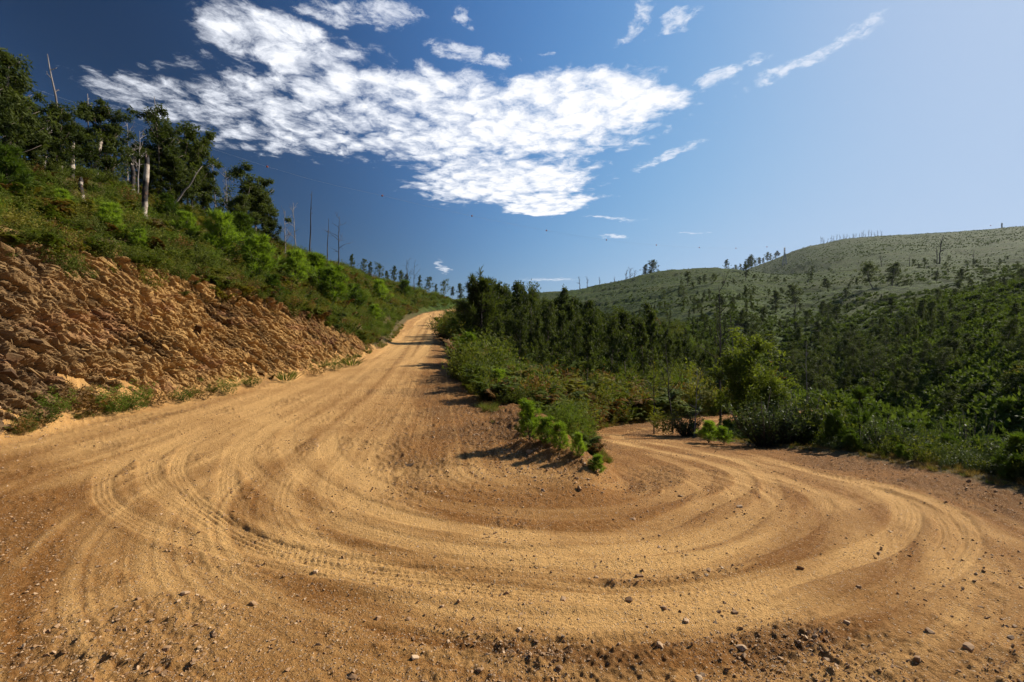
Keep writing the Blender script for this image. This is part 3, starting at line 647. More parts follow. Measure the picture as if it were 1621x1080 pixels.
def pine(seed, mat, bark, whorls=6, needle=.14, dens=46, width=.40, shoots=5, spread=(.45, 1.3)):
    """young pine with long needles, height 1"""
    rg = np.random.default_rng(seed); tr = Acc(); cr = Acc()
    top = np.array([rg.normal(0, .03), rg.normal(0, .03), .90])
    tr.tube(np.array([[0, 0, -.05], top * .5 + [rg.normal(0, .012), 0, 0], top]), [.016, .011, .005], 6)
    def needles(a, b, n, ln):
        tt = rg.random((n, 1)) ** .85; pos = a + (b - a) * (.15 + .87 * tt); ax = unit(b - a)
        D = unit(ax * .9 + unit(rg.normal(size=(n, 3))) * .85)
        cr.leaves(pos, D, ln * rg.uniform(.7, 1.15, n), ln * .055 + .0035, np.clip(.25 + .55 * tt[:, 0] + rg.normal(0, .15, n), 0, 1), rg)
    for wv in range(whorls):
        f = .05 + .83 * wv / (whorls - 1); base = top * f
        for k in range(shoots):
            th = (k + rg.random() * .7) / shoots * 6.283 + wv; Lb = width * (1.12 - f * .85) * rg.uniform(.55, 1.3)
            up = rg.uniform(*spread); d = unit(np.array([math.cos(th), math.sin(th), up]))
            tip = base + d * Lb + np.array([0, 0, .22 * Lb]); mid = base + d * Lb * .55
            tr.tube(np.array([base, mid, tip]), [.006, .005, .003], 4)
            needles(base + (mid - base) * .3, mid, int(dens * .7), needle); needles(mid, tip, dens, needle)
            for s in range(2):
                e = mid + (tip - mid) * rg.uniform(0, .6); q = e + unit(d + rg.normal(0, .6, 3) + [0, 0, .3]) * Lb * .35
                needles(e, q, int(dens * .6), needle * .9)
    needles(top * .84, top * 1.07, int(dens * 1.4), needle)
    return [('trunk', tr.mesh('trunk', bark, True)), ('crown', cr.mesh('crown', mat))]
def shrub(seed, mat, stems=34, per=22, leaf=.10, lw=.35, h=(.5, 1.0), flare=.75, bark=None, droop=0.):
    rg = np.random.default_rng(seed); cr = Acc(); tr = Acc()
    for i in range(stems):
        th = rg.uniform(0, 6.283); fl = rg.random() ** .6 * flare; L = rg.uniform(*h)
        d = unit(np.array([math.cos(th) * fl, math.sin(th) * fl, 1.0])); b0 = np.array([math.cos(th), math.sin(th), 0]) * fl * .18
        tip = b0 + d * L * (1 - .25 * fl); 
        if bark: tr.tube(np.array([b0 * .5 - [0, 0, .05], (b0 + tip) / 2 + rg.normal(0, .03, 3), tip]), [.012, .008, .003], 4)
        n = int(per * rg.uniform(.7, 1.3)); tt = .12 + .88 * rg.random((n, 1)) ** .7
        pos = b0 + (tip - b0) * tt + rg.normal(0, .05, (n, 3)) * (1.1 - tt * .4)
        D = unit(d * .7 + unit(rg.normal(size=(n, 3))) + np.array([0, 0, -droop]))
        cr.leaves(pos, D, leaf * rg.uniform(.6, 1.3, n), leaf * lw * rg.uniform(.7, 1.3, n), np.clip(.1 + .75 * tt[:, 0] + rg.normal(0, .2, n), 0, 1), rg)
    r = [('crown', cr.mesh('crown', mat))]
    if bark: r.insert(0, ('stem', tr.mesh('stem', bark, True)))
    return r
def bracken(seed, mat, fronds=12, L=(.6, 1.0)):
    rg = np.random.default_rng(seed); cr = Acc()
    for i in range(fronds):
        th = rg.uniform(0, 6.283); l = rg.uniform(*L); o = np.array([math.cos(th), math.sin(th), 0])
        tt = np.linspace(0, 1, 6)[:, None]; sp = o * (.08 + tt * l * .62) + np.array([0, 0, 1]) * (np.sin(tt * 2.0) * l * .62)
        cr.tube(sp, .006 * np.linspace(1, .3, 6), 3, .4)
        n = 15; ts = np.linspace(.28, 1, n); pos = np.stack([np.interp(ts, tt[:, 0], sp[:, k]) for k in range(3)], -1)
        fwd = unit(np.gradient(pos, axis=0)); side = unit(np.cross(fwd, [0, 0, 1.]))
        for sg in (-1, 1):
            D = unit(side * sg + fwd * .45 + rg.normal(0, .12, (n, 3)) + np.array([0, 0, -.15])); ln = l * .36 * (1.08 - ts)
            Wd = np.cross(D, np.cross(D, np.array([0, 0, 1.]))); mid = pos + D * (ln * .4)[:, None]; S = unit(np.cross(D, [0, 0, 1.]) + rg.normal(0, .2, (n, 3))) * (ln * .20 + .008)[:, None]
            V = np.stack([pos, mid + S, pos + D * ln[:, None], mid - S], 1).reshape(-1, 3)
            cr.add(V, np.arange(4 * n).reshape(n, 4), np.repeat(np.clip(.35 + ts * .4 + rg.normal(0, .12, n), 0, 1), 4))
    return [('crown', cr.mesh('crown', mat))]
def grass(seed, mat, n=70, L=(.5, 1.0), w=.03):
    rg = np.random.default_rng(seed); cr = Acc(); th = rg.uniform(0, 6.283, n); o = np.stack([np.cos(th), np.sin(th), np.zeros(n)], -1)
    b0 = o * rg.random((n, 1)) * .25; D = unit(o * rg.uniform(.1, .9, (n, 1)) + [0, 0, 1.]); cr.leaves(b0, D, rg.uniform(*L, n), w, np.clip(rg.normal(.5, .25, n), 0, 1), rg)
    return [('crown', cr.mesh('crown', mat))]
def dead_tree(seed, mat, n_br=9, start=.35, blen=.28, r=.016, twig=3, lean=.05, up=(.3, 1.1), top=1.0, gnarl=.12, joined=False):
    """bare tree: returns trunk and branches separately, height 1"""
    rg = np.random.default_rng(seed); tr = Acc(); br = Acc()
    ts = np.linspace(0, 1, 10)[:, None]; tip = np.array([rg.normal(0, lean), rg.normal(0, lean), top])
    pts = tip * ts + np.cumsum(rg.normal(0, .008, (10, 3)), 0) * np.array([1, 1, 0]); pts[0, 2] = -.04
    tr.tube(pts, r * np.linspace(1.1, .22, 10), 7, .5, .15, rg)
    out = []
    def branch(b0, d, L, rad, lvl):
        nonlocal br
        n = 6; p = [b0]
        for i in range(n - 1):
            d = unit(d + rg.normal(0, gnarl, 3) + np.array([0, 0, .04])); p.append(p[-1] + d * L / (n - 1))
        br.tube(np.array(p), rad * np.linspace(1, .25, n), 4 if lvl else 5)
        if lvl < 2:
            for _ in range(rg.integers(1, twig + 1)):
                branch(p[rg.integers(1, n - 1)], unit(d + rg.normal(0, .55, 3)), L * rg.uniform(.3, .6), rad * .5, lvl + 1)
    for i in range(n_br):
        f = start + (.97 - start) * (i + rg.random()) / n_br; b0 = np.array([np.interp(f, ts[:, 0], pts[:, k]) for k in range(3)])
        th = rg.uniform(0, 6.283); branch(b0, unit(np.array([math.cos(th), math.sin(th), rg.uniform(*up)])), blen * (1.15 - f * .6) * rg.uniform(.5, 1.2), r * .42 * (1.2 - f * .6), 0)
        if not joined: out.append(('branch', br.mesh('branch', mat, True))); br = Acc()
    if joined:
        for a_, b_, c_ in zip(br.V, br.Q, br.T): tr.V.append(a_); tr.Q.append(b_ + tr.n); tr.T.append(c_)
    return [('trunk', tr.mesh('trunk', mat, True))] + out
def charred(seed):
    rg = np.random.default_rng(seed); tr = Acc(); n = 14; ts = np.linspace(0, 1, n)
    pts = np.stack([np.cumsum(rg.normal(0, .007, n)), np.cumsum(rg.normal(0, .007, n)), ts], -1); pts[0, 2] = -.06
    tr.tube(pts, .072 * np.interp(ts, [0, .08, .9, 1], [1.25, 1.0, .82, .62]) * (1 + rg.normal(0, .05, n)), 10, .5, .14, rg)
    pk = Acc()
    for k in range(4):
        a = rg.uniform(0, 6.283); b0 = pts[-1] + np.array([math.cos(a), math.sin(a), 0]) * .03; pk.tube(np.array([b0 - [0, 0, .05], b0 + [rg.normal(0, .01), rg.normal(0, .01), rg.uniform(.02, .07)]]), [.022, .005], 5)
    return [('trunk', tr.mesh('trunk', M['char'], True)), ('splintered_top', pk.mesh('splintered_top', M['char'], True))]

EUC = [euc_tree(200 + i, M['euc'], M['bark'], width=wd, start=st_, per=120, n_limb=30, leaf=.038, conic=.75) for i, (wd, st_) in enumerate([(.15, .12), (.19, .15), (.13, .2), (.20, .12), (.16, .3)])]
EUC_M = [euc_tree(260 + i, M['euc_m'], M['bark'], width=wd, start=st_, per=110, n_limb=26, leaf=.042, conic=cn) for i, (wd, st_, cn) in enumerate([(.24, .1, .3), (.17, .25, .6), (.28, .05, .1)])]
MIX = EUC + EUC_M
EUC_BIG = [euc_tree(230 + i, M['euc'], M['bark'], leaf=.034, width=wd, start=st_, per=290, n_limb=44, multi=mu, conic=.4) for i, (wd, st_, mu) in enumerate([(.19, .10, 2), (.21, .12, 3), (.20, .05, 1)])]
EUC_Y = [euc_tree(250 + i, M['euc_y'], M['bark_d'], leaf=.034, width=.30, start=.06, per=260, n_limb=46, multi=2, conic=.5) for i in range(2)]
EUC_LOW = [euc_tree(270 + i, M['euc'], M['bark_d'], leaf=.075, width=.22, start=.08, per=46, n_limb=20, conic=.7) for i in range(4)]
PINE = [pine(300 + i, M['pine'], M['bark_d']) for i in range(4)]
PINE_D = [pine(320 + i, M['pine_d'], M['bark_d'], width=.36, whorls=7) for i in range(3)]
PINE_T = [pine(340, M['pine_d'], M['bark_d'], needle=.085, dens=75, width=.46, whorls=3, shoots=5, spread=(.7, 1.6))]
CONE = [pine(350 + i, M['euc'], M['bark_d'], needle=.075, dens=40, width=.30, whorls=11, shoots=7, spread=(.2, .7)) for i in range(2)]
HEATH = [shrub(400 + i, M['heath'], 36, 24, .085, .30) for i in range(4)]
BROOM = [shrub(420 + i, M['broom'], 40, 24, .10, .16, flare=.55) for i in range(3)]
FERN = [bracken(440 + i, M['fern'], 13) for i in range(4)]; FERN_B = [bracken(460 + i, M['fern_b'], 12) for i in range(2)]
GLOSSY = [shrub(480 + i, M['glossy'], 40, 46, .062, .45, bark=M['bark_d'], droop=.2) for i in range(3)]
BROWN = [shrub(490 + i, M['fern_b'], 30, 20, .09, .3) for i in range(2)]
PURPLE = [shrub(495, M['purple'], 34, 26, .07, .25, flare=1.1)]
SCRUB = [shrub(500 + i, M['far'], 16, 9, .30, .5, flare=.9) for i in range(4)]
GRASS = [grass(520 + i, M['grass']) for i in range(3)]; DRY = [grass(530 + i, M['dry'], 60) for i in range(2)]
DEAD = [dead_tree(550 + i, M['dead'], n_br=nb, blen=bl, start=st_) for i, (nb, bl, st_) in enumerate([(10, .30, .3), (6, .14, .4), (14, .34, .25), (3, .08, .6)])]
DEAD_D = [dead_tree(570 + i, M['dead_d'], n_br=nb, blen=bl, start=st_, r=.013) for i, (nb, bl, st_) in enumerate([(9, .34, .35), (12, .30, .3), (3, .10, .6)])]
FARDEAD = [dead_tree(580 + i, M['dead_d'], n_br=9, blen=.30, start=.4, r=.030, joined=True) for i in range(3)]
CHAR = [charred(600 + i) for i in range(6)]

def plant(name, parts, loc, h, label, cat, group=None, rz=None, lean=(0, 0), wide=1.0):
    o = link(name, None); o.location = loc; o.rotation_euler = (lean[0], lean[1], rng.uniform(0, 6.283) if rz is None else rz); o.scale = (h * wide, h * wide, h)
    o.empty_display_size = .1; o['label'] = label; o['category'] = cat
    if group: o['group'] = group
    for pn, me in parts: link(pn, me, o)
    return o

# ------------------------------------------------------------------ burnt trunks and dead wood on the left slope
def top_of(px, py_top, Y):
    l = on(px, Y); return l, EYE + (CY - py_top) / F * Y - l[2]
def crest_y(px): return float(np.interp(px, [-80, 0, 130, 230, 330, 440, 550, 640, 700], [15, 17, 21, 25, 31, 44, 88, 145, 180])) - .8
def leaning(px0, py0, px1, py1, back=0.0):
    """base on the ground under the lower pixel, height and sideways lean from the upper one"""
    l = hit(px0, py0); Y = l[1]; h = (py0 - py1) / F * Y; dx = (px1 - px0) / F * Y
    return l, math.hypot(h, dx), math.atan2(dx, h)
GB = 'burnt trunks standing in the bracken on the left slope'
for i, (a, b, c_, d, lab, wide) in enumerate([
    (86, 264, 93, 205, 'leaning burnt trunk with blackened top, leftmost of the burnt trunks on the slope', 1.0),
    (113, 284, 115, 235, 'short nearly all black burnt trunk, second from the left on the slope', 1.15),
    (150, 282, 158, 217, 'pale burnt trunk with a dark band near its top, third from the left', .95),
    (131, 319, 129, 294, 'smallest pale splintered stump low in the bracken on the left slope', 1.7),
    (209, 317, 210, 271, 'short pale burnt stump just left of the tallest burnt trunk', 1.25),
    (228, 349, 233, 261, 'tallest burnt trunk, black and pale, rightmost and lowest on the left slope', .82)]):
    l, h, an = leaning(a, b, c_, d)
    plant('burnt_trunk', CHAR[i], l, h + .25, lab, 'tree trunk', GB, rz=0, lean=(0, an), wide=wide * .74)
l, h, an = leaning(268, 330, 322, 266)
plant('leaning_dead_pole', DEAD[3], l, h, 'bare white dead pole leaning steeply to the right on the left slope', 'dead tree', rz=0, lean=(0, an), wide=1.3)
GD = 'dead bare trees along the left ridge'
for px, pt, dy, k, lab in [(97, 92, 0, 3, 'tall thin bare dead pole above the leftmost trees on the ridge'), (255, 160, 1, 3, 'thin dead pole rising behind the twin eucalyptus on the ridge'),
    (146, 150, 1, 1, 'thin dead stem beside the second eucalyptus on the left ridge'), (203, 192, .5, 0, 'grey leafless tree in the gap between two ridge eucalyptus, left one'), (217, 205, 0, 2, 'grey leafless tree in the gap between two ridge eucalyptus, right one'),
    (70, 175, 0, 1, 'thin grey dead stem beside the large tree at the left edge'), (345, 250, 0, 0, 'leafless grey tree just right of the twin eucalyptus'), (362, 270, 0, 2, 'small leafless tree left of the round eucalyptus on the ridge'),
    (452, 335, -8, 2, 'white dead tree with crooked branches above the rock cutting'), (470, 322, -2, 0, 'grey dead tree on the ridge beside the white crooked one')]:
    l, h = top_of(px, pt, crest_y(px) + dy)
    plant('dead_tree', DEAD[k], l, h, lab, 'dead tree', GD, wide=.7 if k != 3 else .8)
for px, pt, dy, k, lab in [(492, 306, -12, 2, 'tall scorched bare pole left of two others over the road'), (517, 343, -10, 2, 'scorched bare pole, middle of the three above the road'), (536, 342, -14, 0, 'scorched leafless tree with spreading twigs nearest the road on the left slope'),
    (645, 412, -30, 1, 'leafless dark tree among the far ridge trees left of the road'), (655, 415, -25, 0, 'leafless dark tree right of its leafless neighbour on the far ridge')]:
    l, h = top_of(px, pt, crest_y(px) + dy)
    plant('scorched_tree', DEAD_D[k], l, h, lab, 'dead tree', GD, wide=.9)
# ------------------------------------------------------------------ living trees on the left ridge
GT = 'eucalyptus trees along the left ridge'
for px, pt, dy, k, wd, lab in [(18, 76, 0, 1, 1.0, 'largest dark eucalyptus at the left edge of the ridge'), (-35, 100, 0, 0, 1.1, 'eucalyptus cut by the left edge of the picture'), (55, 205, 0, 2, 1.3, 'low bushy eucalyptus right of the large one at the left edge'),
    (97, 170, 0, 2, 1.3, 'small eucalyptus under the tall dead pole'), (172, 166, .4, 0, 1.25, 'full round eucalyptus behind the pale banded burnt trunk'), 
    (252, 183, .5, 1, 1.1, 'taller left one of the twin eucalyptus on the left ridge'), (298, 198, .5, 0, 1.15, 'right one of the twin eucalyptus on the left ridge'), (275, 250, -1, 2, 1.5, 'low bushy eucalyptus between the twin eucalyptus trunks'), (325, 268, 0, 2, 1.4, 'low eucalyptus right below the twin eucalyptus'),
    (35, 150, .5, 1, 1.3, 'eucalyptus crown filling the gap right of the largest one at the left edge'), (125, 195, 1, 1, 1.5, 'broad low eucalyptus between the dead pole and the full round eucalyptus'), (225, 235, 1, 2, 1.6, 'low eucalyptus filling the gap left of the twin eucalyptus'), (402, 272, -2, 1, 1.35, 'broad dark eucalyptus standing alone above the rock cutting'), (378, 310, -3, 2, 1.5, 'low dark eucalyptus left of the broad lone one'), (425, 325, -3, 0, 1.3, 'small dark eucalyptus right of the broad lone one')]:
    l, h = top_of(px, pt, crest_y(px) + dy)
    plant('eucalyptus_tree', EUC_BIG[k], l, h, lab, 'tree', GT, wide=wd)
GF = 'small trees on the far part of the left ridge'
for i, (px, pt) in enumerate([(557, 388), (575, 396), (586, 402), (601, 400), (613, 414), (623, 412), (634, 420), (641, 414), (664, 425), (678, 428), (690, 434), (703, 438), (716, 440), (730, 442)]):
    l, h = top_of(px, pt + 9, crest_y(min(px, 700)) + 3)
    plant('ridge_tree', MIX[(i * 5) % 8], l, max(h * rng.uniform(.65, 1.1), 2.0), 'small dark tree in the row along the far left ridge', 'tree', GF, wide=1.05)
# ------------------------------------------------------------------ young pines
GP = 'young pines on the left slope'
for i, (px, pb, hp, lab) in enumerate([(12, 312, 78, 'bright young pine at the left edge of the slope'), (172, 372, 50, 'young pine between the burnt trunks and the rock cutting'), (100, 335, 34, 'small young pine below the black burnt trunk'), (268, 352, 42, 'young pine right of the tallest burnt trunk'),
    (352, 412, 74, 'largest dense young pine above the rock cutting'), (409, 446, 72, 'round young pine on a bare stem at the top of the rock cutting'), (380, 400, 60, 'young pine behind the largest dense one'), (295, 380, 45, 'young pine left of the largest dense one'), (468, 452, 56, 'young pine right of the round one on a stem'),
    (432, 480, 44, 'young pine hanging over the rock cutting edge'), (505, 462, 60, 'young pine below the scorched poles'), (528, 486, 62, 'young pine at the right end of the rock cutting'), (562, 492, 42, 'young pine where the cutting runs out beside the road'), (602, 480, 36, 'young pine on the slope above the far road'), (592, 512, 30, 'lowest young pine beside the upper road'), (640, 475, 30, 'farthest young pine beside the upper road'), (220, 400, 34, 'small young pine at the edge of the rock cutting')]):
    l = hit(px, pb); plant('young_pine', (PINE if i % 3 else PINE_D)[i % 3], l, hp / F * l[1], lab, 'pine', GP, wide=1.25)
GW = 'young pines on the wedge between the roads'
for i, (px, pb, hp, wd, lab) in enumerate([(790, 628, 44, 1.3, 'round bright young pine on the wedge, above the larger clump'), (838, 702, 66, 1.1, 'largest bright young pine on the wedge beside the shaded bank'), (866, 706, 44, 1.3, 'bright young pine just right of the largest on the wedge'), (886, 716, 48, 1.0, 'third young pine of the wedge clump, leaning over the lower road'),
    (916, 728, 42, .9, 'small young pine on a stem near the tip of the wedge'), (944, 752, 30, 1.6, 'lowest young pine at the very tip of the wedge'), (742, 575, 48, 1.2, 'young pine beside the upper road at the shadow'), (722, 550, 40, 1.3, 'dark young pine farther up beside the upper road'), (757, 590, 30, 1.2, 'small young pine between two larger ones on the wedge')]):
    l = hit(px, pb, 4.5); plant('young_pine', PINE[i % 4] if i != 7 else PINE_D[0], l, hp / F * l[1], lab, 'pine', GW, wide=wd)
l, h = top_of(762, 424, 40); plant('conical_tree', CONE[0], l, h, 'tall conical dark tree right of the upper road, before the woods', 'tree', wide=1.0)
l, h = top_of(735, 470, 44); plant('conical_tree', CONE[1], l, h, 'smaller conical tree left of the tall one beside the upper road', 'tree', wide=1.1)
# ------------------------------------------------------------------ bushes
def bush(name, parts, px, Y, hp, lab, wide=1.2, base=None, cat='bush', grp=None):
    l = on(px, Y) if base is None else hit(px, base, 3.0); plant(name, parts, l, hp / F * l[1], lab, cat, grp, wide=wide)
bush('brown_bush', BROWN[0], 108, 0, 55, 'dark reddish brown bush at the foot of the rock cutting', 1.1, 655)
bush('broom_bush', BROOM[0], 212, 0, 55, 'green bush at the foot of the cutting, left of the other green one', 1.3, 655); bush('broom_bush', BROOM[1], 178, 0, 40, 'low green bush between the brown bush and the larger green one', 1.4, 662)
bush('broom_bush', BROOM[2], 361, 0, 36, 'green bush alone at the foot of the middle of the cutting', 1.4, 626); bush('grass_clump', GRASS[0], 452, 0, 24, 'bright grass clump at the foot of the cutting', 2.0, 606, 'grass clump'); bush('grass_clump', GRASS[1], 556, 0, 20, 'grass clump at the right end of the cutting', 2.2, 580, 'grass clump')
for i, (px, pb, hp, k) in enumerate([(30, 690, 34, 0), (62, 680, 44, 1), (85, 668, 50, 2), (135, 662, 52, 3), (160, 655, 44, 0), (250, 645, 36, 1), (285, 640, 30, 2), (318, 634, 28, 3), (400, 615, 24, 0), (500, 596, 22, 1), (530, 588, 20, 2)]):
    bush('foot_bush', (BROWN + HEATH[:2] + BROOM[:1])[(k + i) % 5], px, 0, hp, 'small scrubby bush in the strip along the foot of the rock cutting', 1.5, pb, grp='scrubby bushes at the foot of the cutting')
bush('heather_bush', PURPLE[0], 517, 0, 26, 'purple heather bush growing on the rock cutting', 1.0, 551); bush('bracken_bush', FERN[0], 402, 0, 36, 'bracken hanging from the top of the cutting', 1.2, 482)
for i, (px, Y, hp, k, lab) in enumerate([(852, 15, 62, 0, 'yellow brown bush in the middle of the wedge'), (884, 17, 60, 1, 'brown bush right of the yellow brown one on the wedge'), (828, 19, 66, 1, 'brown bush behind the round young pine'), (800, 17, 52, 0, 'russet bush between the upper road and the round young pine'), (872, 12, 62, 1, 'russet bush behind the clump of bright pines on the wedge'), (910, 13, 60, 0, 'brown bush on the wedge above the small pine on a stem'), (830, 13, 60, 1, 'tawny bush left behind the clump of bright pines'), (940, 16, 58, 0, 'brown bush overlooking the lower road from the wedge')]):
    bush('brown_bush', BROWN[k], px, Y, hp, lab, .9)
for i, (px, Y, hp, lab) in enumerate([(700, 46, 44, 'dark bush at the right edge of the upper road, far end'), (716, 38, 52, 'dark bush at the right edge of the upper road, nearer one'), (735, 30, 46, 'dark bush right of the tree shadow on the upper road'), (905, 14, 44, 'olive bush on the wedge above the lower road'), (960, 21, 56, 'olive bush beside the far bend of the lower road'), (1000, 24, 58, 'olive bush behind the far bend of the lower road')]):
    bush('heath_bush', HEATH[i % 4], px, Y, hp, lab, 1.2)
for i, px in enumerate([1232, 1250, 1284, 1300, 1316, 1334, 1210, 1262]):
    bush('verge_bush', (GLOSSY + HEATH)[i % 6], px, 11.9 + .5 * (i % 3), 70 + 12 * (i % 4), 'olive bush in the thicket along the right verge below the yellowish eucalyptus', 1.0, grp='thicket on the right verge')
for i, (px, Y, hp) in enumerate([(930, 24, 120), (905, 30, 110), (875, 27, 95), (960, 30, 125), (990, 34, 130), (850, 33, 100), (820, 36, 100), (1015, 30, 130), (945, 36, 120), (890, 38, 110), (1030, 38, 135), (860, 24, 80), (790, 32, 80)]):
    bush('wedge_sapling', EUC[i % 5], px, Y, hp, 'thin eucalyptus sapling among the bushes on the wedge slope', .8, cat='tree', grp='saplings on the wedge slope')
for i, (px, hp) in enumerate([(1258, 95), (1274, 88), (1292, 96), (1308, 86)]):
    bush('verge_bush', (GLOSSY + BROOM)[i], px, 14.2, hp, 'taller bush at the back of the thicket on the right verge', 1.0, grp='back of the thicket on the right verge')
# right-hand verge
bush('dark_bush', HEATH[1], 1048, 16.6, 52, 'dark bush in the clump of dead stems at the lower road', 1.1); bush('dark_bush', GLOSSY[1], 1085, 16.2, 46, 'dark bush between the dead stems and the tall eucalyptus', 1.2)
for px, pt, Y, k, lab in [(1036, 560, 17, 0, 'scorched dead stem left in the clump at the lower road bend'), (1066, 545, 17.5, 1, 'scorched dead tree in the clump at the lower road bend'), (1140, 452, 21, 0, 'tall burnt dead tree rising above the yellowish eucalyptus'), (1172, 500, 20, 1, 'burnt dead tree leaning behind the yellowish eucalyptus')]:
    l, h = top_of(px, pt, Y); plant('scorched_tree', DEAD_D[k], l, h, lab, 'dead tree', 'burnt trees by the lower road', wide=.62)
l, h = top_of(1098, 585, 15.5); plant('dead_tree', DEAD[0], l, h, 'white dead branching stem in front of the clump at the lower road', 'dead tree', 'burnt trees by the lower road', wide=.55)
l, h = top_of(1280, 540, 22); plant('dead_tree', DEAD[1], l, h, 'pale dead stem right of the yellowish eucalyptus', 'dead tree', 'burnt trees by the lower road', wide=.4)
l, h = top_of(1178, 535, 17); plant('yellowish_eucalyptus', EUC_Y[0], l, h, 'tall yellowish green eucalyptus beside the lower road', 'tree', wide=1.1)
l, h = top_of(1222, 600, 15.5); plant('yellowish_eucalyptus', EUC_Y[1], l, h, 'lower yellowish eucalyptus at the right foot of the tall one', 'tree', wide=1.0)
for i, (px, pb, hp, lab) in enumerate([(1122, 702, 36, 'left of two low bright pines at the lower road edge'), (1146, 704, 28, 'right of two low bright pines at the lower road edge')]):
    l = hit(px, pb, 4.5); plant('young_pine', PINE[i], l, hp / F * l[1], lab, 'pine', 'low pines at the lower road edge', wide=1.5)
for px, pt, Y, k, wd, lab in [(1362, 612, 10.6, 0, .85, 'thick shooted young pine on the right verge'), (1322, 650, 10.8, 0, .8, 'smaller thick shooted pine left of the other on the right verge')]:
    l, h = top_of(px, pt, Y); plant('thick_pine', PINE_T[k], l, h, lab, 'pine', 'thick shooted pines on the right verge', wide=wd)
for i, (px, pt, Y, wd, lab) in enumerate([(1402, 648, 9.8, .85, 'glossy leaved bush right of the thick shooted pine'), (1442, 672, 9.3, .9, 'lower glossy bush in the middle of the right verge'), (1528, 622, 10.2, .6, 'tall thin glossy sapling on the right verge'), (1490, 690, 8.6, 1.0, 'low glossy bush left below the tall thin sapling'),
    (1560, 690, 8.0, .95, 'low glossy bush right below the tall thin sapling'), (1606, 672, 7.4, .8, 'glossy bush at the right edge of the picture'), (1668, 670, 6.6, .9, 'glossy bush just past the right edge'), (1268, 668, 12.3, 1.0, 'glossy bush between the yellowish eucalyptus and the pines')]):
    l, h = top_of(px, pt, Y); plant('glossy_bush', GLOSSY[i % 3], l, h, lab, 'bush', 'glossy bushes on the right verge', wide=wd)

# ------------------------------------------------------------------ woods
def H1(x, y): return H(np.asarray(x), np.asarray(y))
rg = np.random.default_rng(11)
n = 4000
Yf = np.exp(rg.uniform(math.log(40), math.log(170), n)); w0 = ev('W0', Yf)[0]
Xf = w0 + 3 + rg.random(n) * (10 + .55 * Yf)
sdf = road_sd(Xf, Yf); pxf = CX + Xf / Yf * F
ok = (sdf < -1.2) & (pxf > 745) & (pxf < 1200)
Xf, Yf, pxf = Xf[ok], Yf[ok], pxf[ok]
def thin(X, Y, dmin):
    keep = []; 
    for i in range(len(X)):
        dm = dmin(Y[i])
        if all((X[i] - X[j]) ** 2 + (Y[i] - Y[j]) ** 2 > dm * dm for j in keep): keep.append(i)
    return np.array(keep)
k = thin(Xf, Yf, lambda y: 1.6 + .008 * y)[:290]; Xf, Yf, pxf = Xf[k], Yf[k], pxf[k]
Zf = H1(Xf, Yf)
sky_py = np.interp(pxf, [745, 800, 860, 930, 1000, 1060, 1120, 1200], [436, 434, 448, 462, 492, 520, 545, 560])
for i in range(len(Xf)):
    lim = EYE + (CY - sky_py[i]) / F * Yf[i] - Zf[i]          # trees reach up to the outline of the wood
    h = min(max(lim * rg.uniform(.72, 1.0), 3.0), rg.uniform(6.5, 9.5))
    plant('woodland_eucalyptus', (EUC + EUC + EUC_M[1:2])[int(rg.integers(0, 11))], (Xf[i], Yf[i], Zf[i]), h, 'slender dark eucalyptus, %s of the woods beside the upper road, %s' % ('front' if Yf[i] < 62 else 'middle' if Yf[i] < 100 else 'back', 'towards the road' if pxf[i] < 880 else 'midway along' if pxf[i] < 1000 else 'towards the valley'), 'tree', 'slender eucalyptus in the woods', wide=rg.uniform(.65, .95))
n = 30000
tt = rg.uniform((880 - CX) / F, (1760 - CX) / F, n); Yo = np.exp(rg.uniform(math.log(30), math.log(300), n)); Xo = tt * Yo
d_edge = Xo - ev('R1', Yo)[0]; okm = (d_edge > 9) & (Yo > 34 - 12 * (tt > .5)) & (road_sd(Xo, Yo) < -2)
Xo, Yo, tt = Xo[okm], Yo[okm], tt[okm]; Zo = H1(Xo, Yo)
limz = np.interp(tt, [.1, .35, .6, 1.1], [8, -1, -6, -9]); zz = Zo - limz - 14 * (fbm(Xo * .03, Yo * .03, 301, 3) - .5)
pr = np.where(zz < 0, .26, np.where(zz < 14, .26 - .0175 * zz, .015)); okm = rg.random(len(Xo)) < pr
Xo, Yo, Zo = Xo[okm], Yo[okm], Zo[okm]; s_ = np.argsort(Yo + rg.normal(0, 6, len(Yo))); Xo, Yo, Zo = Xo[s_], Yo[s_], Zo[s_]
cellk = {}; kk = []
for i in range(len(Xo)):
    c_ = (int(Xo[i] // 2.8), int(Yo[i] // 2.8))
    if c_ not in cellk: cellk[c_] = 1; kk.append(i)
kk = np.array(kk); Xo, Yo, Zo = Xo[kk], Yo[kk], Zo[kk]
NI = 290
for i in range(min(NI, len(Xo))):
    plant('slope_eucalyptus', (EUC + EUC + EUC_M)[int(rg.integers(0, 13))], (Xo[i], Yo[i], Zo[i]), rg.choice([1.5, 2.4, 3.2, 4.6]) * np.interp(Xo[i] / Yo[i], [.6, 1.0], [1.0, .72]) * rg.uniform(.8, 1.2) * np.interp(Yo[i], [30, 80], [.8, 1.1]), 'young dark eucalyptus %s on the %s part of the slope across the valley' % ('low down' if Zo[i] < np.median(Zo[:NI]) else 'higher up', 'left' if Xo[i] / Yo[i] < .45 else 'middle' if Xo[i] / Yo[i] < .85 else 'right'), 'tree', 'young eucalyptus across the valley', wide=rg.uniform(1.1, 1.6))
scatter('far_slope_trees', [q[1][1] for q in EUC + EUC + EUC_M], np.stack([Xo, Yo, Zo], -1)[NI:], rg.uniform(2.4, 5.2, max(len(Xo) - NI, 0)), 'mass of small trees on the far valley slope', 'trees', .05, 3, 1.35)
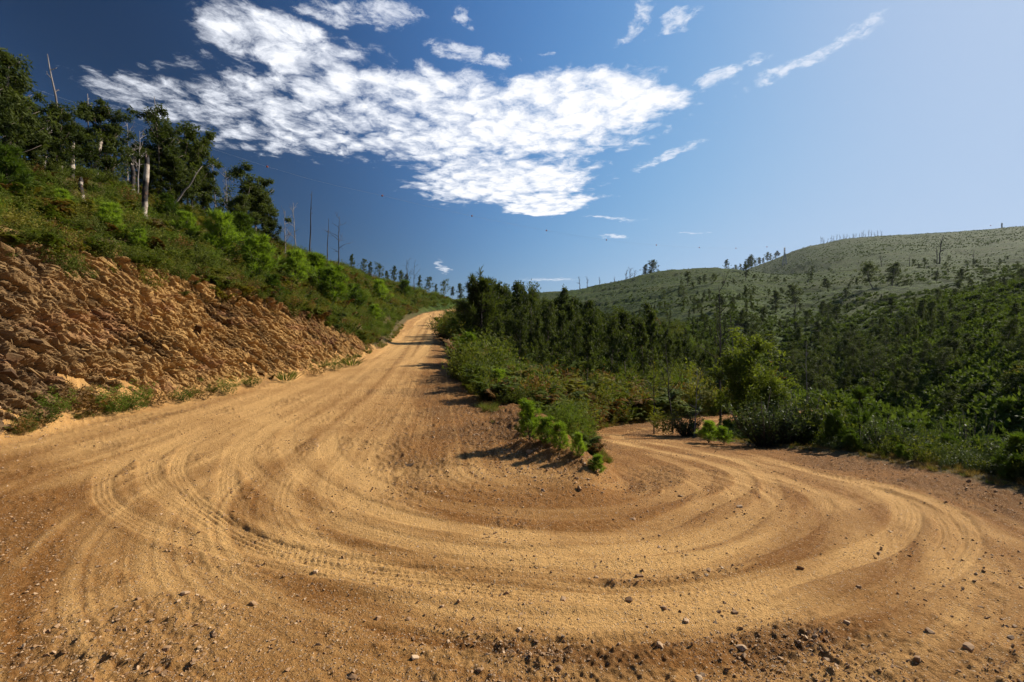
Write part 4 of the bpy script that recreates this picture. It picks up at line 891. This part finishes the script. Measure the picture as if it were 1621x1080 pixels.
# lone trees on the open hill
for i, (px, Y, hp, k, lab) in enumerate([(1228, 150, 30, 0, 'lone young tree on the open hill, left of a taller one'), (1260, 170, 34, 1, 'dark lone tree on the open hill below the nearer pylon'), (1088, 230, 20, 2, 'small lone tree high on the left of the open hill'), (1383, 165, 38, 3, 'dark tree at the top of the wooded part of the right slope'), (1412, 170, 34, 1, 'dark tree just right of the other at the top of the right slope'),
    (1310, 200, 20, 4, 'small lone tree between the two groups on the open hill'), (1180, 260, 22, 2, 'lone tree on the brow of the open hill'), (1150, 380, 14, 0, 'tiny tree on the skyline of the open hill'), (1032, 425, 26, 1, 'largest tree on the skyline where the open hill begins'), (1022, 425, 20, 2, 'smaller tree left of the largest on the open hill skyline'), (1184, 330, 22, 3, 'dark tree where the near ridge meets the far hill')]):
    l = on(px, Y); plant('hill_tree', EUC[k], l, hp / F * Y + 1, lab, 'tree', 'lone trees on the open hill', wide=1.6)
for px, hp in [(990, 22), (997, 24), (1004, 20), (972, 12), (950, 14), (1050, 14), (1062, 12), (930, 16), (918, 18)]:
    l = on(px, 445); plant('bare_ridge_tree', FARDEAD[px % 3], l, hp / F * 445 + 2, 'small leafless tree on the skyline left of the open hill', 'dead tree', 'leafless trees on the hill skyline', wide=1.0)
for px, hp, k in [(1487, 42, 0), (1483, 30, 2), (1395, 22, 2), (1440, 18, 2), (1540, 20, 2)]:
    l = on(px, float(np.interp(px, [1395, 1540], [270, 255]))); plant('bare_hill_tree', FARDEAD[k], l, hp / F * 262, 'leafless burnt tree on the brow of the right hill' if px != 1487 else 'tallest leafless burnt tree on the brow of the right hill', 'dead tree', 'burnt trees on the brow of the right hill', wide=.8)
for i, px in enumerate(list(range(1300, 1396, 5)) + [1303, 1318, 1337, 1352, 1366]):
    l = on(px, 838 + (i * 7) % 15); plant('bare_summit_tree', FARDEAD[i % 3], l, rg.uniform(13, 18), 'leafless tree in the row on the summit of the far hill', 'dead tree', 'row of bare trees on the far summit', wide=.75)
for i, px in enumerate([1180, 1185, 1190, 1196, 1202, 1208, 1214, 1220, 1226, 1232, 1160, 1166, 1172]):
    l = on(px, 840); plant('shoulder_tree', EUC[i % 5], l, rg.uniform(13, 19), 'small tree in the row on the left shoulder of the far hill', 'tree', 'trees on the shoulder of the far hill', wide=1.3)

# ------------------------------------------------------------------ ground cover
def cover(n, ylo, yhi, xlo, xhi, seed, edge=-.25):
    r = np.random.default_rng(seed); yy = np.exp(r.uniform(math.log(ylo), math.log(yhi), n)); a, b = xlo(yy), xhi(yy); xx = a + (b - a) * r.random(n)
    q = road_sd(xx, yy) < edge; xx, yy = xx[q], yy[q]; return xx, yy
def L1x(y): return ev('L1', y)[0]
def L2x(y): return ev('L2', y)[0]
xl, yl = cover(6500, 5, 150, lambda y: L2x(y) - 6, lambda y: L1x(y) + .25 + .2 * (y > 30), 1)
zl = H1(xl, yl) - .06
patch = fbm(xl * .16, yl * .16, 401, 3)
sl = np.clip(rg.normal(.85, .25, len(xl)), .3, 1.5) * np.interp(yl, [5, 20, 60, 150], [.6, .72, 1.1, 1.6])
xw, yw = cover(5200, 7.5, 150, lambda y: ev('W0', y)[0] + .25 + 1.0 * (y < 12), lambda y: np.maximum(ev('W1', y)[0] - .25, ev('W0', y)[0] + .6), 2, -.3)
kq = rg.random(len(xw)) < np.interp(yw, [7, 12, 18], [.30, .45, 1.0]); xw, yw = xw[kq], yw[kq]; zw = H1(xw, yw) - .05; sw = np.clip(np.exp(rg.normal(-.38, .48, len(xw))), .25, 1.9) * np.interp(yw, [6, 9, 13, 20, 40, 120], [.18, .34, .72, 1.2, 1.9, 1.8])
xv, yv = cover(2600, 3.5, 34, lambda y: ev('R1', y)[0] + .45, lambda y: ev('R1', y)[0] + 7 + .5 * y, 3, -.35)
zv = H1(xv, yv) - .05; dv = xv - ev('R1', yv)[0]; sv_ = np.clip(rg.normal(.7, .2, len(xv)), .3, 1.3) * np.interp(dv, [.4, .8, 1.6, 3, 6], [.35, .6, 1.0, 1.35, 1.8])
GX = np.concatenate([xl, xw]); GY = np.concatenate([yl, yw]); GZ = np.concatenate([zl, zw]); GS = np.concatenate([sl, sw]); PT = np.concatenate([patch, fbm(xw * .22, yw * .22, 402, 3) - .13])
PTs = np.stack([GX, GY, GZ], -1); u = rg.random(len(GX)) * .5 + PT
selF = u < .66; selH = (u >= .66) & (u < .86); selB = u >= .86
mm = lambda L: [q[-1][1] for q in L]
yb = rg.uniform(3, 30, 420); xb = L1x(yb) + rg.normal(-.15, .22, 420); zb = ev('L1', yb)[1] + rg.normal(-.02, .08, 420) - .3 * np.maximum(xb - L1x(yb), 0)
yc_ = np.exp(rg.uniform(math.log(5), math.log(30), 260)); xc_ = ev('L0', yc_)[0] - np.abs(rg.normal(.25, .25, 260)); zc_ = zu(yc_) + .05 + np.maximum(ev('L0', yc_)[0] - xc_ - .15, 0) * 1.2; kc = fbm(yc_ * .5, yc_ * 0, 551, 2) > .45
PTs = np.vstack([PTs, np.stack([xb, yb, zb], -1), np.stack([xc_, yc_, zc_], -1)[kc]]); GS = np.concatenate([GS, rg.uniform(.35, .75, 420), rg.uniform(.15, .42, kc.sum())]); u = np.concatenate([u, rg.uniform(.4, .9, 420), rg.uniform(.45, .88, kc.sum())])
selF = u < .66; selH = (u >= .66) & (u < .86); selB = u >= .86
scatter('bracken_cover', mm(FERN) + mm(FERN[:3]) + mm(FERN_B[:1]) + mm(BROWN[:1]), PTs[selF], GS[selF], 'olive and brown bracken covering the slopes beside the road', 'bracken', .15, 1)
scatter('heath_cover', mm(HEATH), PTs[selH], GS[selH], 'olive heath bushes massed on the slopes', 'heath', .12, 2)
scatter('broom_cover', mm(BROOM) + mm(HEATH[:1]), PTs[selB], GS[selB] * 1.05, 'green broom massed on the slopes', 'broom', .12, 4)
scatter('verge_thicket', mm(GLOSSY) + mm(HEATH[:1]) + mm(PINE_D[:1]), np.stack([xv, yv, zv], -1), sv_, 'tangle of dark leafy bushes below the right edge of the road', 'thicket', .15, 12)
# far scrub across the valley
n = 26000; tt = rg.uniform((760 - CX) / F, (1800 - CX) / F, n); ys = np.exp(rg.uniform(math.log(26), math.log(460), n)); xs = tt * ys
q = (rg.random(n) < sst(fbm(xs * .06, ys * .06, 771, 3), .30, .55) + (ys < 120)) & (road_sd(xs, ys) < -1.5) & ((xs - ev('R1', ys)[0] > 4) | (ys > 36)); xs, ys = xs[q], ys[q]; zs = H1(xs, ys) - .1
scatter('valley_scrub', mm(SCRUB), np.stack([xs, ys, zs], -1), rg.uniform(.4, 1.2, len(xs)) * np.interp(ys, [30, 120, 200, 460], [1.3, 1.1, .75, .8]), 'low scrub covering the hill across the valley', 'scrub', .2, 5)
n = 7000; tt = rg.uniform((1080 - CX) / F, (1800 - CX) / F, n); ys = rg.uniform(430, 850, n); xs = tt * ys
scatter('summit_scrub', mm(SCRUB), np.stack([xs, ys, H1(xs, ys) - .1], -1), rg.uniform(.6, 1.4, n), 'low scrub on the far hill', 'scrub', .2, 6)
# grass along the road edges
yg = np.exp(rg.uniform(math.log(6), math.log(60), 900)); xg = ev('L0', yg)[0] - np.abs(rg.normal(0, .22, 900)) + .12
m1 = fbm(yg * .9, yg * 0, 501, 2) > .42; xg, yg = xg[m1], yg[m1]
yg2 = np.exp(rg.uniform(math.log(3.5), math.log(24), 800)); xg2 = ev('R1', yg2)[0] + .12 + np.abs(rg.normal(0, .5, 800))
yg3 = np.exp(rg.uniform(math.log(9), math.log(40), 700)); xg3 = ev('W0', yg3)[0] + np.abs(rg.normal(0.1, .35, 700)); m3_ = fbm(yg3 * 1.1, xg3, 503, 2) > .48; xg3, yg3 = xg3[m3_], yg3[m3_]
yg4 = np.exp(rg.uniform(math.log(8), math.log(30), 700)); xg4 = ev('W1', yg4)[0] - np.abs(rg.normal(0, .3, 700)) - .05
xa, ya = np.concatenate([xg, xg2, xg3, xg4]), np.concatenate([yg, yg2, yg3, yg4]); za = H1(xa, ya) - .02
sa = np.where(xa > 4.5, .7, 1.0) * rg.uniform(.08, .26, len(xa)) * np.interp(ya, [4, 20, 60], [.8, 1.1, 1.6])
sel = rg.random(len(xa)) < np.where(xa > 4.5, .22, .6)
scatter('roadside_grass', mm(GRASS), np.stack([xa, ya, za], -1)[sel], sa[sel], 'green grass along the edges of the road', 'grass', .2, 7)
scatter('dry_roadside_grass', mm(DRY), np.stack([xa, ya, za], -1)[~sel], sa[~sel] * .9, 'dry straw coloured grass along the edges of the road', 'grass', .25, 8)

# ------------------------------------------------------------------ stones on the road
PEB = [rock_mesh('pebble', 1, .8, .6, 700 + i, 9, M['stone']) for i in range(7)]
STN = [rock_mesh('stone', 1, .75, .6, 720 + i, 22, M['stone']) for i in range(8)]
wgt = np.where(r_ < 16, 1, 0) * (.25 + 1.2 * loose) * sst(sd_u, -.2, .3); wgt = wgt / wgt.sum()
pick = rg.choice(len(x), 70000, p=wgt); cl_ = fbm(x[pick] * 1.6, y[pick] * 1.6, 601, 3); pick = pick[rg.random(len(pick)) < sst(cl_, .32, .62)]
ps = np.exp(rg.normal(math.log(.0058), .55, len(pick))) * np.interp(r_[pick], [2, 4, 6, 14], [.6, .85, 1.2, 1.9])
scatter('gravel', PEB, np.stack([x[pick], y[pick], z[pick] + ps * .15], -1), np.clip(ps, .0025, .019), 'small loose gravel strewn over the dirt road', 'gravel', .5, 9)
# crumbs of soil and stone below the wedge and at the cutting's foot
wgt = (np.exp(-((x - ev('W0', y)[0]) / .8) ** 2) * sst(y, 5.2, 6.2) * (y < 16) + 1.3 * np.exp(-((x - ev('L0', y)[0]) / .35) ** 2) * (y < 28) * (y > 4) + .5 * np.exp(-((x - ev('R1', y)[0]) / .3) ** 2) * (y < 16)) * (r_ / 6) ; wgt /= wgt.sum()
pick = rg.choice(len(x), 3600, p=wgt); ps = np.exp(rg.normal(math.log(.010), .5, len(pick)))
scatter('rubble', STN, np.stack([x[pick], y[pick], z[pick] + ps * .1], -1), np.clip(ps, .008, .08), 'crumbled stone and soil along the road banks', 'rubble', .5, 10)
for i, (a, b, sz) in enumerate([(1013, 911, 15), (892, 945, 14), (995, 947, 14), (1050, 962, 13), (885, 1055, 15), (657, 1043, 15), (812, 1033, 15), (1046, 1023, 15), (1001, 823, 11), (647, 980, 12), (598, 980, 13), (559, 1074, 16), (944, 911, 11), (1267, 897, 12), (1164, 968, 13), (1173, 1023, 18), (1532, 1027, 19), (1471, 1001, 14), (1359, 931, 9), (1086, 980, 14),
    (1107, 1068, 15), (1171, 804, 11), (1507, 1036, 10), (1440, 1003, 9), (1122, 905, 11), (1236, 1043, 11), (1452, 1047, 13), (293, 946, 15), (218, 952, 12), (265, 1031, 13), (499, 907, 11), (401, 958, 14), (249, 1068, 14), (1078, 786, 9), (1340, 985, 11), (760, 1062, 13), (980, 1010, 10), (700, 960, 10), (340, 1010, 11), (1290, 1010, 10)]):
    q = plan([(a, b), (a + 1, b)])[0]; j = int(np.argmin((x - q[0]) ** 2 + (y - q[1]) ** 2)); rad = sz / F * y[j] * .5
    o = link('loose_stone', STN[i % 8], label='loose stone on the road, %s of the bend, %s' % ('left part' if a < 540 else 'middle' if a < 1080 else 'right part', 'near the bottom edge' if b > 1000 else 'farther up' if b < 930 else 'between the tracks'), category='stone', group='loose stones on the road')
    o.location = (x[j], y[j], z[j] + rad * .05); o.scale = (rad, rad, rad); o.rotation_euler = (rng.normal(0, .2), rng.normal(0, .2), rng.uniform(0, 6.28))
j = int(np.argmin((x + 1.55) ** 2 + (y - 6.55) ** 2))
oc = link('rock_outcrop', None, label='low ledge of bedrock breaking through the road inside the bend', category='rock'); oc.location = (x[j], y[j], z[j])
for dx, dy, s_, k in [(-.18, .08, .20, 0), (.02, 0, .24, 3), (.22, -.06, .17, 5), (.1, .12, .15, 7), (-.3, .14, .12, 9)]:
    q = link('slab', slabs[k], oc); q.location = (dx, dy, -.02); q.scale = (s_ * 1.3, s_ * 1.2, s_); q.rotation_euler = (.35, -.2, -.5 + dx)

# ------------------------------------------------------------------ pylons and the power line with marker balls
def pylon(loc, h, lab, rz):
    o = link('pylon', None, label=lab, category='pylon', group='pylons on the far hill'); o.location = loc; o.rotation_euler = (0, 0, rz)
    tw = Acc(); b0, b1 = h * .11, h * .022; lv = [0, .2, .38, .54, .68, .8, .9, 1.0]; th_ = h * .010
    corner = lambda f, k: np.array([(-1, 1, 1, -1)[k], (-1, -1, 1, 1)[k], 0]) * (b0 + (b1 - b0) * min(f / .7, 1)) + np.array([0, 0, f * h])
    for k in range(4):
        tw.tube(np.array([corner(f, k) for f in lv]), th_ * 1.4, 4)
        for i in range(len(lv) - 1):
            tw.tube(np.array([corner(lv[i], k), corner(lv[i + 1], (k + 1) % 4)]), th_ * .8, 4); tw.tube(np.array([corner(lv[i], (k + 1) % 4), corner(lv[i + 1], k)]), th_ * .8, 4)
    link('lattice_tower', tw.mesh('lattice_tower', M['steel']), o)
    for f, wv in ((.72, .17), (.83, .21), (.94, .15)):
        for sg in (-1, 1):
            ar = Acc(); tip = np.array([sg * wv * h, 0, f * h])
            for yy in (-1, 1):
                ar.tube(np.array([[sg * b1, yy * b1, f * h], tip]), th_, 4); ar.tube(np.array([[sg * b1, yy * b1, (f + .05) * h], tip]), th_, 4)
            am = link('crossarm', ar.mesh('crossarm', M['steel']), o)
            ins = Acc(); ins.tube(np.array([tip, tip - [0, 0, .05 * h]]), th_ * 1.2, 5); link('insulator', ins.mesh('insulator', M['steel']), am)
    return o
p1 = on(1242, 625); h1 = EYE + (CY - 392) / F * 625 - p1[2]; pylon(p1, h1, 'nearer lattice pylon standing in front of the far hill', R(55))
p2 = on(1586, 865); h2_ = EYE + (CY - 353) / F * 865 - p2[2]; pylon(p2, h2_, 'farther lattice pylon on the far hill skyline at the right', R(55))
def wire_from(pixels, Yof):
    pts = [];
    for px, py in pixels: 
        Y = Yof((px - CX) / F); pts.append(np.array([(px - CX) / F * Y, Y, EYE + (CY - py) / F * Y]))
    return pts
def y_line(tv):
    s = (378 - 630 * tv) / (463.5 - 330 * tv); return 630 - 330 * s
balls = wire_from([(423, 264), (605, 310), (747, 342), (865, 365), (960, 380), (1039, 388), (1107, 392), (1165, 393), (1214, 391)], y_line)
top1 = np.array(p1) + [0, 0, h1]
bm = bmesh.new(); bmesh.ops.create_icosphere(bm, subdivisions=2, radius=1.0); ball_me = bpy.data.meshes.new('marker_ball'); bm.to_mesh(ball_me); bm.free(); ball_me.materials.append(M['ball'])
wire = link('power_line', None, label='thin overhead wire with dark marker balls crossing the sky to the nearer pylon', category='power line'); wire.location = top1
first = balls[0] + (balls[0] - balls[1]) * 2.2 + np.array([0, 0, 14])
cw = Acc(); cw.tube(catmull(np.vstack([[first], balls, [top1]]) - top1, 4), .035, 4); link('cable', cw.mesh('cable', M['steel']), wire)
for bpt in balls:
    o = link('marker_ball', ball_me, wire); o.location = bpt - top1; o.scale = (.62, .62, .62)
top2 = np.array(p2) + [0, 0, h2_]
wire2 = link('power_line', None, label='overhead wire with marker balls between the two pylons at the right', category='power line'); wire2.location = top1
d = top2 - top1; mids = [d * f - np.array([0, 0, 1.0]) * 4 * f * (1 - f) * 10 for f in (.2, .4, .6, .8)]
cw = Acc(); cw.tube(catmull(np.vstack([[d * 0], mids, [d]]), 4), .035, 4); link('cable', cw.mesh('cable', M['steel']), wire2)
for f in (.70, .93):
    o = link('marker_ball', ball_me, wire2); o.location = d * f - np.array([0, 0, 1.0]) * 4 * f * (1 - f) * 10; o.scale = (.9, .9, .9)

# ------------------------------------------------------------------ thin haze in the air
m, t, out = new_mat('haze_air'); pv = t.new('ShaderNodeVolumePrincipled'); pv.inputs['Color'].default_value = (.82, .90, 1.0, 1); pv.inputs['Density'].default_value = .00004; pv.inputs['Anisotropy'].default_value = .3
t.l.new(pv.outputs[0], out.inputs['Volume'])
bm = bmesh.new(); bmesh.ops.create_cube(bm, size=1.0); hz = bpy.data.meshes.new('haze'); bm.to_mesh(hz); bm.free(); hz.materials.append(m)
zmin = min(float(Z.min()), -60.0) - 1.0; zmax = float(max(Z.max(), p2[2] + h2_)) + 8
o = link('haze', hz, kind='stuff', label='thin bluish haze in the air over the valley', category='haze'); o.scale = (5400, 5400, zmax - zmin); o.location = (0, 0, (zmax + zmin) / 2)
